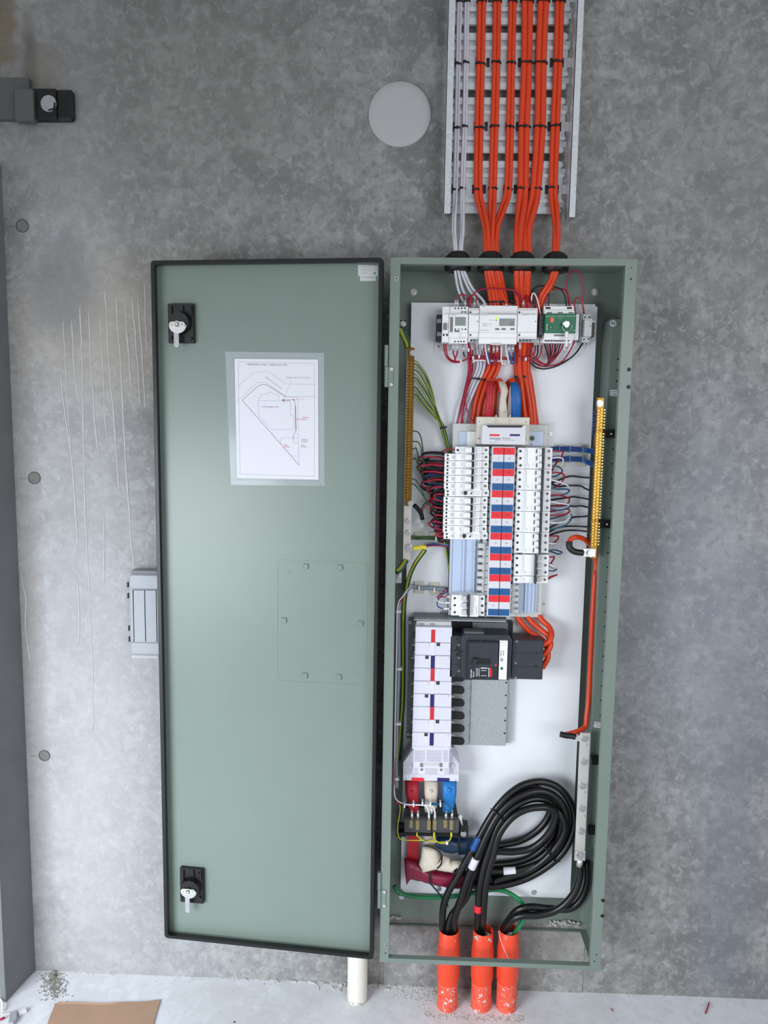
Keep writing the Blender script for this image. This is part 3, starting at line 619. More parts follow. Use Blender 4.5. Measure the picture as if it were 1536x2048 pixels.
def tie(label, group, x, y, w, hw, hd, head=1, tilt=0, m='rubber', k=.0013):
    """a band round a bundle centred on a photo point; hw, hd half width and half depth in metres"""
    u, v = G.px(x, y, w); t = thing('cable_tie', label, 'cable tie', G.pt(u, v, w), group)
    b = MB(m); q = [G.pt(u+hw*math.cos(a), v+tilt*math.cos(a), w+hd*math.sin(a)) for a in [2*math.pi*i/20 for i in range(20)]]
    n = 20; vs = []
    for i, p in enumerate(q):
        out = (p-G.pt(u, v, w)); out.z = 0; out.normalize()
        for dz, do in ((-.0022, 0), (.0022, 0), (.0022, k), (-.0022, k)): vs.append(p+V((0, 0, dz))+out*do)
    b.add(vs, [(i*4+j, i*4+(j+1) % 4, ((i+1) % n)*4+(j+1) % 4, ((i+1) % n)*4+j) for i in range(n) for j in range(4)]); b.build('strap', t)
    hx = u+head*hw*.55; b = MB(m); b.box(hx-.0032, v-.003+tilt*.5*head, w+hd*.8, hx+.0032, v+.003+tilt*.5*head, w+hd+.0035, .0006); b.build('tie_head', t)
    return t
rows = [(-1, 0, 'top edge of the photo'), (126, 2, 'upper tied rung'), (254, 3, 'middle tied rung'), (378, 4, 'lowest tied rung')]
for y, k, rn in rows:
    for nm, xs, x450, x495, hs, r, m in bundles:
        yy = y + {'first white pair': 2, 'second white pair': -1, 'first orange pair': 2, 'second orange pair': -1, 'third orange pair': 0, 'sixth orange pair': -2}.get(nm, 0)
        tie('black cable tie on the %s at the %s' % (nm, rn), 'black ties on the tray cables', xs[k if k else 1], max(yy, 3), .022+r, r*2+.0004, r+.0008, rnd.choice((-1, 1, .1)), rnd.uniform(-.0015, .0015))
tie('black cable tie round the left orange bundle just above the energy meter', 'black ties inside the enclosure', 993, 605, .05, .022, .011, 1)
tie('black cable tie round the right orange bundle behind the energy meter top', 'black ties inside the enclosure', 1030, 604, .048, .016, .01, -.2)
tie('black cable tie round red, white and orange cables left of the red boot', 'black ties inside the enclosure', 954, 758, .05, .024, .010, .3, -.003)
tie('black cable tie round the four orange cables right of the blue boot', 'black ties inside the enclosure', 1043, 754, .05, .018, .011, .7, .000)
# ---------------------------------------------------------------- row of control devices on the short rail
t = thing('din_rail', 'galvanised mounting rail behind the row of meters near the enclosure top', 'mounting rail', G.P(1030, 650, .035))
b = MB('steelmatt'); b.pbox(872, 643, 1190, 660, .030, .034); b.pbox(872, 640, 1190, 644, .030, .040, ref=.034); b.pbox(872, 659, 1190, 663, .030, .040, ref=.034); b.build('rail', t)
for x0, x1 in ((870, 902), (1128, 1146)):
    MB('steelmatt').pbox(x0, 622, x1, 702, .030, .032, .0005).build('bracket_plate', t)
for x, y in ((877.5, 693), (1134, 694), (1066, 692)): screw(G, x, y, .032, .005, t)
def dev(name, label, cat, x0, y0, x1, y1, w=.085, group=None): return thing(name, label, cat, G.P((x0+x1)/2, (y0+y1)/2, .035), group)
def part(name, par, m, x0, y0, x1, y1, w0, w1, bev=.0006, **k): return MB(m).pbox(x0, y0, x1, y1, w0, w1, bev).build(name, par, **k)
def dots(name, par, m, pts, w, r, th=.0004, n=12):
    b = MB(m)
    for x, y in pts: b.disc(x, y, w, w+th, r, n)
    return b.build(name, par)
def lines(name, par, m, segs, w, wd=.0007):
    b = MB(m)
    for q in segs: b.strip(q, wd, w, .0002)
    return b.build(name, par)
t = dev('terminal_relay', 'black relay block at the left end of the meter row', 'relay', 873, 628, 886, 682)
b = MB('black'); b.pbox(873, 629, 884, 681, .036, .075, .001); b.build('body', t); MB('midgrey').pbox(874, 638, 883, 646, .075, .077).build('screw_cover', t); MB('midgrey').pbox(874, 664, 883, 672, .075, .077).build('screw_cover', t)
t = dev('control_breaker', 'narrow white miniature breaker with a grey rocker left of the timer', 'circuit breaker', 884, 613, 898, 684)
b = MB('white'); b.pbox(884, 613, 898, 684.5, .036, .078, .0008); b.pbox(884.5, 628, 897.5, 667, .078, .088, .0008); b.build('body', t)
part('rocker', t, 'midgrey', 887, 646, 894, 659.5, .088, .094); dots('terminal_screw', t, 'gapdark', [(887.5, 670), (894, 670)], .078, .0028)
t = dev('timer_relay', 'white digital timer with a small grey display', 'timer', 898, 613, 937, 686)
b = MB('white'); b.pbox(898, 613, 936, 687, .036, .072, .0008); b.pbox(898, 628, 936.5, 676, .072, .084, .0008); b.pbox(898, 628, 936, 665.5, .084, .092, .0008); b.build('body', t)
part('card_slot', t, 'midgrey', 900, 634, 906, 664, .092, .0925, 0); part('display', t, 'lcd', 910, 634, 931.5, 651.5, .092, .0926, 0)
text('637', G, 916, 644, .0928, .0085, 'inkgrey', t); dots('push_button', t, 'ink', [(910.5, 658.5), (917.5, 658.5), (924.5, 658.5), (931, 658.5)], .092, .0021, .001); dots('button_ring', t, 'white', [(917.5, 658.5), (924.5, 658.5)], .0932, .0012)
dots('terminal_screw', t, 'ink', [(910.5, 616.5), (917, 616.5), (923.5, 616.5), (930, 616.5), (910, 683), (916.5, 683), (922, 683), (928, 683), (924.5, 624), (930.5, 624)], .073, .0021)
part('inscription', t, 'ink', 909, 661, 919, 663.5, .0921, .0924, 0); text('Schneider', G, 901, 630, .0925, .0028, 'teal', t); lines('small_print', t, 'inkgrey', [[(917, 668), (924, 668)], [(917, 671), (921, 671)], [(917, 674), (931, 674.5)]], .084)
def auxmod(name, label, cat, x0, x1, n_top, tx):
    t = dev(name, label, cat, x0, 615, x1, 685)
    b = MB('white'); b.pbox(x0, 616, x1, 684, .036, .070, .0008); b.pbox(x0+.3, 620, x1-.3, 674, .070, .080, .0008); b.pbox(x0+.3, 628.5, x1-.3, 664.5, .080, .0925, .0008); b.build('body', t)
    lines('green_line', t, 'teal', [[(tx+18, 628.7), (x1-1, 628.9)]] if x1-x0 > 25 else [[(x0+4, 628.8), (x0+10, 628.8)]], .0926, .001); text('Schneider', G, tx, 629.5, .0927, .0028, 'teal', t)
    b = MB('grey'); b.pbox(x0+3, 677.5, x1-2, 685, .070, .0705); b.build('terminal_recess', t)
    dots('terminal_screw', t, 'gapdark', [(x0+5+7*i, 681) for i in range(n_top)]+[(x0+4, 670), (x0+4, 624.5)], .0806, .0024); dots('indicator_dot', t, 'ink', [(x1-3, 643)], .0926, .0014)
    return t
auxmod('contactor_module', 'plain white switching module between the timer and the energy meter', 'contactor', 937, 958.3, 2, 946)
t = dev('energy_meter', 'wide white energy meter with a grey screen and three grey buttons', 'energy meter', 958, 611, 1035, 689)
b = MB('white'); b.pbox(958.5, 611, 1034.5, 688, .036, .075, .0008); b.pbox(958.5, 627, 1034.5, 676, .075, .086, .0008); b.pbox(958.8, 627, 1034, 665.5, .086, .095, .001); b.build('body', t)
part('face_panel', t, 'white', 960, 631, 1031, 654, .095, .0954, 0); part('display', t, 'lcd', 998.5, 637, 1029.5, 652, .0954, .0960, 0); text('6.2', G, 1020, 647, .0963, .0055, 'ink', t); lines('display_line', t, 'inkgrey', [[(1001, 640.5), (1015, 640.7)]], .0961)
part('status_light', t, 'ledgreen', 990, 633.5, 995, 638.5, .0954, .096, 0); dots('sensor', t, 'ink', [(992.5, 640.3)], .0954, .0015)
for x in (994.5, 1007.5, 1025): part('push_button', t, 'midgrey', x-4.3, 656.3, x+4.3, 660, .095, .0962)
text('Schneider', G, 961, 629.2, .0957, .0034, 'teal', t); lines('trim_line', t, 'inkgrey', [[(975, 628.6), (1034, 629)]], .0951, .0014); lines('small_print', t, 'inkgrey', [[(979, 640), (989, 640.2)], [(964, 647.5), (986, 648)], [(964, 650), (974, 650)], [(964, 652), (982, 652.5)], [(960, 660.5), (978, 661)]], .0955)
b = MB('offwhite')
for x in (967.5, 1013): b.disc(x, 610.5, .072, .075, .003, 12)
b.build('fixing_lug', t)
b = MB('offwhite'); b.pbox(982, 686, 1002, 690, .070, .0765); b.build('terminal_tab', t)
auxmod('expansion_module', 'white module with a green line joined to the right of the energy meter', 'meter module', 1034.8, 1074.5, 4, 1045)
t = dev('spare_relay', 'dark grey relay socket seen between the meter row and the green controller', 'relay', 1080, 628, 1090, 672)
b = MB('darkgrey'); b.pbox(1078.5, 630, 1088, 670, .036, .072, .001); b.build('body', t); dots('terminal_screw', t, 'black', [(1084, 641), (1084, 648), (1084, 655)], .072, .0023)
t = dev('key_switch_controller', 'white and green controller with a key in its lock and hanging spare key', 'controller', 1089, 612, 1158, 686)
b = MB('white'); b.pbox(1088, 612, 1148, 628, .036, .070, .0008); b.pbox(1089.5, 620, 1149, 630, .070, .076, .0008); b.pbox(1088.5, 664, 1148, 680, .036, .078, .0008); b.pbox(1085.5, 676, 1145, 686, .036, .070, .0008); b.pbox(1149, 628, 1158, 680, .036, .066, .0008); b.build('body', t)
part('green_face', t, 'controller', 1089.8, 627, 1152, 666, .05, .086, .0012, label='dark green printed front face'); lines('face_line', t, 'wirewhite', [[(1091, 633), (1112, 632.6)], [(1114, 632.5), (1130, 632.4)], [(1133, 632.4), (1151, 632.2)]], .0862, .0006)
part('indicator_lamp', t, 'ledred', 1101.5, 636, 1107, 644, .086, .0868, 0); part('rocker', t, 'ink', 1096.5, 650, 1097.5, 658, .086, .087, 0); part('rocker', t, 'ink', 1103.5, 651, 1104.5, 656.5, .086, .087, 0)
part('marking', t, 'wirewhite', 1093.5, 648, 1094.7, 660, .086, .0864, 0); part('marking', t, 'wirewhite', 1102, 653, 1103, 656, .086, .0864, 0)
text('AUTO', G, 1118, 637, .0865, .0022, 'wirewhite', t); text('RUN', G, 1146, 661, .0865, .0022, 'wirewhite', t)
b = MB('white')
b.use('ink'); b.pbox(1091, 614, 1101, 618, .070, .0705); b.pbox(1134, 614, 1144, 618, .070, .0705)
for i in range(9): b.pbox(1089.5+5.6*i, 678, 1094+5.6*i, 683, .0705, .071)
b.use('midgrey')
for x in (1094, 1115.5, 1137): b.pbox(x, 624, x+10, 626.5, .0762, .0766)
b.pbox(1108, 669, 1129, 672.5, .078, .0784); b.build('terminal_slots', t)
b = MB('steel'); u, v = G.px(1131.5, 649, .088); b.cyl(G.pt(u, v, .084), G.pt(u, v, .096), .0085, 28, .0078); b.use('gapdark').box(u-.0006, v-.006, .096, u+.0006, v+.006, .0963); b.build('lock_barrel', t)
b = MB('steel'); b.prism([(u-.011, v+.001), (u-.003, v+.007), (u+.006, v+.006), (u+.008, v-.001), (u+.004, v-.008), (u-.002, v-.0095)], .097, .0995, px=False); b.build('key_head', t)
b = MB('steel'); b.tube([G.pt(u+.002+.0115*math.cos(a), v-.0075+.0115*math.sin(a), .099+.003*math.sin(a)) for a in [math.radians(k) for k in range(150, 391, 15)]], .0008, n=6, sub=1); b.build('key_ring', t)
b = MB('steelmatt'); b.pbox(1129.8, 663, 1137, 676, .094, .0965, .0008); b.pbox(1131, 675, 1135.5, 694, .095, .0965, .0005)
for k in range(4): b.pbox(1130.2, 678+4*k, 1131.5, 680+4*k, .095, .0964)
b.build('spare_key', t)
t = dev('small_contactor', 'narrow light grey contactor at the right end of the meter row', 'contactor', 1165, 626, 1186, 686)
b = MB('galvdark'); b.pbox(1159.5, 627, 1167, 682, .036, .062); b.build('side_spacer', t)
b = MB('offwhite'); b.pbox(1166, 629, 1182, 640, .036, .066, .0008); b.pbox(1169, 637, 1184, 673, .04, .080, .0008); b.pbox(1164, 674, 1180, 684, .036, .066, .0008); b.pbox(1163, 684, 1176, 691, .036, .05, .0006); b.build('body', t)
b = MB('darkgrey'); b.pbox(1184, 645, 1189, 674, .036, .058); b.build('side_socket', t)
dots('terminal_screw', t, 'gapdark', [(1170, 634), (1179, 634), (1168, 679), (1177, 678), (1166, 688), (1172, 688)], .0662, .0023); dots('indicator_dot', t, 'ink', [(1181, 652)], .080, .0014); text('Schneider', G, 1172, 640, .0803, .0024, 'inkgrey', t)
# ---------------------------------------------------------------- distribution chassis
ch = thing('distribution_chassis', 'white distribution board chassis carrying two columns of breakers', 'distribution board', G.P(1000, 1040, .03))
b = MB('offwhite'); 
b.pbox(901, 848, 1090, 1233, .032, .0545, .001, ref=.055); b.build('pan', ch)
b = MB('black'); b.pbox(899.5, 890, 906, 1233, .031, .05, ref=.05); b.build('pan_side', ch)  # side shading of the pan put in as black
MB('plate').pbox(1096, 846, 1109, 915, .030, .0325, ref=.033).build('mounting_lug', ch); MB('plate').pbox(1083, 1130, 1096, 1233, .030, .0325, ref=.033).build('mounting_lug', ch)
for x, y in ((1101.5, 867.6), (1088.5, 1208.7)): screw(G, x, y, .033, .0052, ch, 'tin', slot='line')
bolt(G, 1088, 1230, .03, .0045, ch, .003)
MB('lightblue').pbox(918, 863, 953, 892, .0545, .058, .0005).build('pan_flap', ch); MB('lightblue').pbox(1057, 863, 1087, 892, .0545, .058, .0005).build('pan_flap', ch)
dots('knockout', ch, 'seal', [(1064, 876.5)], .058, .0068); dots('pan_hole', ch, 'ink', [(942, 888.5), (1062.5, 889), ], .058, .0018)
MB('white').pbox(934, 863, 952, 892, .058, .062, .0006).build('pan_clip', ch); MB('white').pbox(1057, 868, 1070, 892, .0545, .0572, .0006).build('pan_clip', ch)
cv = MB('cream').pbox(953, 834, 1059, 889, .055, .098, .0015).build('incomer_cover', ch, label='cream plastic cover')
b = MB('cream')
for x0, x1 in ((965, 989), (993, 1017), (1021, 1045)):
    for k in range(3): b.pbox(x0, 836.5+2.2*k, x1, 837.5+2.2*k, .098, .0988)
for x in (992, 1020): b.pbox(x-1.1, 830, x+1.1, 846, .098, .1005, .0003)
b.build('ribs', cv); dots('cover_hole', cv, 'ink', [(959, 843.5), (1052, 844)], .098, .0014)
for x, y in ((957.5, 877), (1052.5, 877.5)): screw(G, x, y, .098, .0033, cv)
b = MB('paper'); b.pbox(963.5, 850, 1052, 889, .098, .116, .0015); b.build('label_cover', ch, label='white cover printed with a red and a navy bar')
b = MB('gapdark'); b.prism([(972, 850.3), (1047, 850.6), (1043, 855.3), (977, 855)], .116, .1163); b.build('cover_slot', ch)
MB('cellred').pbox(979, 868.3, 999, 872.2, .116, .1163).build('phase_mark', ch, label='red bar'); MB('navy').pbox(1019.5, 868.3, 1040, 872.2, .116, .1163).build('phase_mark', ch, label='navy bar')
text('Schneider', G, 979.5, 877, .1164, .0052, 'darkgrey', ch, bold=.01); text('Electric', G, 991, 881, .1164, .0028, 'inkgrey', ch); text('MULTICLIP', G, 1004, 876.7, .1164, .0032, 'ink', ch); text('DISTRIBUTION CHASSIS', G, 1004, 880, .1164, .0023, 'inkgrey', ch); text('250A   V 500', G, 979.5, 884.8, .1164, .0024, 'inkgrey', ch)
# rails with blue film, comb teeth
def rail_(x0, x1, y0, y1, parent):
    b = MB('lightblue'); b.pbox(x0, y0, x1, y1, .055, .062, .0006)
    w_ = (x1-x0)
    for f in (.42, .78): b.pbox(x0+w_*f, y0, x0+w_*f+4, y1, .062, .069, .0008)
    b.pbox(x0, y0, x0+3.5, y1, .062, .066, .0006); return b.build('rail', parent)
rail_(902, 962, 900, 1186, ch); rail_(1037, 1079, 900, 1226, ch)
b = MB('offwhite'); b.pbox(967, 895, 984.5, 1233, .055, .088, .001); b.pbox(1021, 895, 1036, 1233, .055, .088, .001); b.build('busbar_housing', ch)
for k in range(8):
    y = 1087+14.15*k; MB('offwhite').pbox(956.5-.45*k, y, 971-.45*k, y+9.5, .055, .092, .0015).build('comb_tooth', ch)
    b = MB('gapdark'); b.pbox(970-.45*k, y+10.8, 976.5-.45*k, y+12.2, .088, .0885); b.build('comb_slot', ch)
for k in range(5):
    y = 1171+11.9*k; MB('offwhite').pbox(1024-.4*k, y, 1038.5-.4*k, y+8.3, .055, .092, .0015).build('comb_tooth', ch)
b = MB('midgrey')
for k in range(24):
    if 13.6 < k < 20.5: continue
    y = 895.5+14.2*k; x = 980.5-.47*k; b.pbox(x, y+1.6, x+3.6, y+12.6, .088, .097)
b.build('busbar_tabs', ch, kind='stuff')
b = MB('black')
for k in range(24):
    y = 895.5+14.2*k
    if not 13.6 < k < 20.5: b.pbox(979-.47*k, y-1, 984.5-.47*k, y+1, .088, .0965)
    if k < 20: b.pbox(1030.3-.47*k, y-2, 1034.3-.47*k, y+3.5, .088, .094)
b.build('busbar_gaps', ch)
# label strip: 24 rows by 2
LS = .112
xs0, vs0 = G.px(1006.5, 895, LS); vs1 = G.px(1000, 1231.6, LS)[1]; rh = (vs0-vs1)/24
uL = G.px(984.5, 900, LS)[0]; uR = G.px(1031, 900, LS)[0]; um = (uL+uR)/2+.0005
MB('paper').box(uL, vs1-.002, .06, uR, vs0+.002, LS, .0006).build('label_strip', ch)
MB('black').box(um-.0009, vs1, LS, um+.0009, vs0, LS+.0002).build('centre_gap', ch)
cells = {}
for k in range(24):
    for sd in (0, 1):
        m = ('cellred', 'paper', 'cellblue')[k % 3]; a0, a1 = ((uL+.0025, um-.001), (um+.001, uR-.0025))[sd]; v1 = vs0-rh*k; v0 = v1-rh
        if m not in cells:
            cells[m] = MB(m).box(a0, v0+.0003, LS, a1, v1-.0003, LS+.0006).build('label_cell', ch); o = cells[m]; base = (a0, v0)
            o['_u'] = a0; o['_v'] = v0
        else:
            s_ = cells[m]; o = s_.copy(); C.objects.link(o); o.parent = ch; o.location = s_.location + V((a0-s_['_u'], 0, v0-s_['_v'])); LOC[o.name] = LOC[s_.name]+V((a0-s_['_u'], 0, v0-s_['_v']))
        num = (k+1 if (k < 14 or k == 22) else None) if sd == 0 else (k+25 if k < 18 else None)
        if num:
            xx = (a0+a1)/2
            cu_fr = Frame(G.pt(xx, (v0+v1)/2, 0), (1, 0, 0), (0, 0, 1)); cu_fr.px = lambda x, y, w_, : (0, 0)
            text(str(num), cu_fr, 0, 0, LS+.0009, .0048, 'pencildark' if m == 'paper' else 'ink', ch, 0, 'CENTER')
for m in cells: del cells[m]['_u']; del cells[m]['_v']
for o in ch.children:
    for k in ('_u', '_v'):
        if k in o: del o[k]
# ---------------------------------------------------------------- breakers: left column
ordn = ['first', 'second', 'third', 'fourth', 'fifth', 'sixth', 'seventh', 'eighth', 'ninth', 'tenth', 'eleventh', 'twelfth', 'thirteenth']
def lever_on(par, y, dx=0):
    b = MB('white'); b.pbox(931+dx, y-5.4, 941.5+dx, y+5.4, .108, .124, .0018, ref=.124); b.pbox(938.5+dx, y-4.8, 944+dx, y+4.8, .108, .1275, .0012, ref=.1275); b.build('toggle', par)
    b = MB('black'); b.pbox(944+dx, y-5.8, 948.6+dx, y+5.8, .108, .119, .0006, ref=.119); b.build('toggle_slot', par, label='black gap beside the toggle')
def lever_off(par, y, dx=0):
    b = MB('white'); b.pbox(934+dx, y-4.5, 943+dx, y+4, .108, .120, .0015, ref=.12); b.build('toggle', par)
    b = MB('black'); b.pbox(928.5+dx, y-3, 933+dx, y+3.8, .108, .1255, .0006, ref=.1255); b.pbox(941+dx, y-1, 943.5+dx, y+2.6, .108, .1206); b.build('toggle_slot', par, label='black end of the switched off toggle')
def rcbo(y0, y1, wide, on, label):
    ym = (y0+y1)/2; h = (y1-y0)-.5; t = thing('single_pole_breaker', label, 'circuit breaker', G.P(940, ym, .062), 'white breakers in the left column')
    b = MB('white'); xl = 889.5 if wide else 910.5
    if wide: b.pbox(889.5, y0+.25, 912, y1-.25, .062, .100, .0007)
    else: b.pbox(910.5, y0+.25, 921, y1-.25, .062, .100, .0007)
    b.pbox(912 if wide else 921, y0+.25, 929, y1-.25, .062, .107, .0007); b.pbox(929, y0+.25, 963, y1-.25, .062, .111, .0007); b.pbox(963, y0+.25, 978, y1-.25, .062, .100, .0007)
    b.build('body', t)
    (lever_on if on else lever_off)(t, ym)
    if wide:
        for yy in (ym-3.4, ym+3.3):
            b = MB('midgrey'); b.disc(895.5, yy, .1, .1004, .0031, 14); b.use('ink').disc(895.5, yy, .1004, .1006, .0021, 10); b.build('terminal_screw', t)
    b = MB('midgrey')
    b.disc(972.3, ym, .1, .1004, .0038, 14); b.use('ink').disc(972.3, ym, .1004, .1006, .0026, 10); b.use('steelmatt').pbox(971, ym-.4, 973.8, ym+.4, .1006, .1008)
    b.build('terminal_screw', t)
    if not wide: b = MB('midgrey'); b.disc(915.5, ym, .1, .1004, .0036, 14); b.use('ink').disc(915.5, ym, .1004, .1006, .0026, 10); b.build('terminal_screw', t)
    b = MB('inkgrey'); 
    for dy in (-4, -2.2, -.4, 1.6, 3.6): b.strip([(952, ym+dy), (956+rnd.random()*2, ym+dy)], .0005, .1111, .0001)
    for dx in (0, 2): b.strip([(923.5+dx, ym-4), (923.5+dx, ym+3)], .0005, .1071, .0001)
    b.use('teal').strip([(959.8, ym-4.5), (959.8, ym+4.5)], .0006, .1111, .0001); b.build('printed_lines', t)
    if wide: b = MB('offwhite'); b.pbox(904, ym-3.6, 910, ym+3.6, .1, .1006, .0003); b.build('moulding', t)
    return t
pitch = (G.P(960, 893, .1)-G.P(960, 1079.5, .1)).z/13
rcbo(893, 907.2, False, True, 'topmost white breaker of the left column, narrower than those below it')
wide_on = rcbo(907.2, 921.5, True, True, 'second white breaker from the top of the left column, toggle on')
off_ = rcbo(978.9, 993.2, True, False, 'seventh white breaker down the left column, toggled off with its black end showing')
for i in range(2, 13):
    if i == 6: continue
    if i == 12: dup(off_, (0, 0, -pitch*6), 'bottom white breaker of the left column, toggled off'); continue
    dup(wide_on, (0, 0, -pitch*(i-1)), ordn[i]+' white breaker from the top of the left column, toggle on')
# right column: three-pole breakers
def three_pole(y0, n, kind, label):
    hgt = 14.25*n; ym = y0+hgt/2; t = thing('three_pole_breaker' if n > 1 else 'single_pole_breaker', label, 'circuit breaker', G.P(1065, ym, .062), 'white breakers in the right column')
    y1 = y0+hgt; dx = -(y0-895)*.0327
    X = lambda x: x+dx
    b = MB('white'); b.pbox(X(1034.5), y0+.3, X(1053), y1-.3, .062, .098, .0008); b.pbox(X(1053), y0+.3, X(1090), y1-.3, .062, .111, .0008); b.pbox(X(1090), y0+.3, X(1104.5), y1-.3, .062, .098, .0008); b.build('body', t)
    for k in range(n):
        yy = y0+14.25*(k+.5)
        b = MB('midgrey'); b.disc(X(1041), yy, .098, .0984, .0037, 14); b.use('ink').disc(X(1041), yy, .0984, .0986, .0026, 10); b.build('terminal_screw', t)
        b = MB('midgrey'); b.disc(X(1098), yy, .098, .0984, .0037, 14); b.use('ink').disc(X(1098), yy, .0984, .0986, .0026, 10); b.use('steelmatt').pbox(X(1096.8), yy-.4, X(1099.5), yy+.4, .0986, .0988); b.build('terminal_screw', t)
        if kind == 0:
            b = MB('white'); b.pbox(X(1075.5), yy-5, X(1081), yy+5, .111, .121, .0015, ref=.121); b.pbox(X(1080.5), yy-4.6, X(1084), yy+4.6, .111, .127, .0012, ref=.127); b.build('toggle', t)
            b = MB('seal'); b.pbox(X(1073), yy-3.6, X(1075.2), yy+3.6, .111, .1135, 0, ref=.1135); b.build('toggle_window', t)
        else:
            b = MB('offwhite'); b.pbox(X(1081.5), yy-5, X(1090), yy+5, .105, .116, .0015, ref=.116); b.build('toggle', t)
    b = MB('breaker'); xa = X(1085.2) if kind == 0 else X(1076.5)
    b.pbox(xa, y0+1, xa+4, y1+.3, .108, .121 if kind == 0 else .127, .0008, ref=.12); b.build('handle_tie', t, label='black bar linking the toggles')
    b = MB('teal'); b.strip([(X(1054.6), y0+2), (X(1054.6), y1-6)], .0006, .1111, .0001); b.use('inkgrey')
    b.strip([(X(1057), y1-11), (X(1057), y1-3)], .0006, .1111, .0001); b.strip([(X(1059), y1-9), (X(1059), y1-5)], .0006, .1111, .0001)
    if kind == 0: b.strip([(X(1066), y0+hgt*.65), (X(1066), y1-3)], .0005, .1111, .0001); b.strip([(X(1072), y0+3), (X(1072), y1-3)], .0003, .1111, .0001)
    for k in range(n): b.strip([(X(1092.5), y0+14.25*k+3), (X(1092.5), y0+14.25*k+10)], .0005, .0981, .0001)
    b.build('printed_lines', t); return t
tp = three_pole(895.2, 3, 0, 'topmost three-pole white breaker of the right column')
dz = (G.P(1060, 895.2, .1)-G.P(1060, 938, .1)).z; xshift = 0
for i in range(1, 5): dup(tp, (0, 0, -dz*i), ['', 'second', 'third', 'fourth', 'fifth'][i]+' three-pole white breaker from the top of the right column, linked toggles to the right')
three_pole(1109.2, 3, 1, 'three-pole white breaker low in the right column with its black bar left of the toggles')
three_pole(1152.3, 1, 1, 'single white breaker at the bottom of the right column')
t = thing('surge_breaker', 'white three-pole breaker standing alone at the bottom left of the chassis', 'circuit breaker', G.P(936, 1211, .062))
b = MB('white'); b.pbox(902.8, 1190, 921, 1231, .055, .098, .0008); b.pbox(919, 1190.5, 957, 1233.5, .06, .110, .0008); b.pbox(957, 1191, 969.5, 1232, .055, .098, .0008); b.build('body', t)
for k in range(3):
    yy = 1196.5+14*k; b = MB('midgrey'); b.disc(909.5, yy, .098, .0984, .0037, 14); b.use('ink').disc(909.5, yy, .0984, .0986, .0026, 10); b.build('terminal_screw', t)
    b = MB('midgrey'); b.disc(964.5, yy+1, .098, .0984, .0037, 14); b.use('ink').disc(964.5, yy+1, .0984, .0986, .0026, 10); b.build('terminal_screw', t)
    b = MB('offwhite'); b.pbox(924, yy-4.5, 934, yy+5.5, .106, .120, .0018, ref=.12); b.build('toggle', t)
b = MB('breaker'); b.pbox(935.5, 1191, 940, 1234, .105, .124, .0008, ref=.124); b.build('handle_tie', t, label='black bar linking the toggles')
b = MB('teal'); b.strip([(953, 1212), (953, 1229)], .0010, .1101, .0001); b.use('inkgrey').strip([(949.5, 1196), (949.5, 1201)], .0007, .1101, .0001); b.build('printed_lines', t)
# ---------------------------------------------------------------- earth bar (left), neutral bar and neutral link (right)
def bar_screws(fr_pts, name, par, m, w, r, proud=.0016):
    b = MB(m)
    for x, y in fr_pts: b.disc(x, y, w, w+proud, r, 8, r*.8); 
    b.use('gapdark')
    for x, y in fr_pts: u, v = G.px(x, y, w+proud); b.box(u-r*.55, v-r*.14, w+proud, u+r*.55, v+r*.14, w+proud+.0002)
    return b.build(name, par, kind='stuff')
t = thing('earth_bar', 'tall brass earth bar with rows of screws inside the left of the enclosure', 'earth bar', G.P(818, 850, .08))
b = MB('tin'); b.pbox(809.5, 687, 825, 1120, .105, .108, .0005); b.build('backing_strip', t, label='tinned flat strip')
b = MB('brassdark'); b.pbox(812.5, 695, 826, 1012, .108, .120, .0008, ref=.12); b.build('bar', t)
pts = []
def barrow(y0, y1, n, x0, x1, cols):
    return [(x0+(x1-x0)*((y0+(y1-y0)*k/(n-1))-700)/400+c, y0+(y1-y0)*k/(n-1)) for k in range(n) for c in cols]
bar_screws(barrow(724, 995, 46, 820.5, 808.5, (-3.2, 3.0)), 'terminal_screws', t, 'brass', .12, .0021)
for x, y, r in ((825.5, 706, .0058), (821, 1007, .0056)): bolt(G, x, y, .120, r, t, .006)
for x, y, r in ((815.5, 1042.5, .0058), (815.5, 1065.5, .0056), (818, 1096, .0085)): bolt(G, x, y, .108, r, t, .007)
b = MB('earth'); b.ptube([(799, 655, .13), (806, 668, .125), (813, 682, .115), (816, 694, .104)], .0085, n=10); b.build('earth_sleeve', t, label='green and yellow striped sleeve'); b = MB('earth'); b.ptube([(812, 1120, .104), (806, 1130, .11), (798, 1140, .115), (792, 1144, .12)], .008, n=10); b.build('earth_sleeve', t)
b = MB('rubber'); b.pbox(800, 640, 812, 668, .06, .1); b.build('standoff', t); bolt(G, 806, 648, .1, .0058, t, .005)
b = MB('galv'); b.pbox(791, 1141, 803, 1166, .06, .1); b.build('foot_bracket', t); bolt(G, 797.5, 1155, .1, .0055, t, .005)
t = thing('neutral_bar', 'tall shining brass neutral bar with rows of screws inside the right of the enclosure', 'neutral bar', G.P(1197, 950, .08))
b = MB('brassmid'); zt_, zb_ = G.px(1203, 795, .125)[1], G.px(1187, 1117, .125)[1]; ua = G.px(1195.2, 796, .125)[0]; ub = G.px(1209, 796, .125)[0]
b.box(ua, zb_, .112, ub, zt_, .125, .0008); b.build('bar', t)
rw = [(y, 1204.6-(y-800)*.0485) for y in [819+5.98*k for k in range(46)]]
P_ = []
for k, (y, x) in enumerate(rw):
    if k in (7, 37): continue
    P_ += [(x-6.4, y+2), (x, y), (x+6, y+1)]
bar_screws(P_, 'terminal_screws', t, 'brasslight', .125, .0022, .002)
for k in (7, 37): y, x = rw[k]; dots('fixing_hole', t, 'brassdark', [(x-2, y)], .125, .0028)
bolt(G, 1199.5, 807, .125, .0065, t, .006)
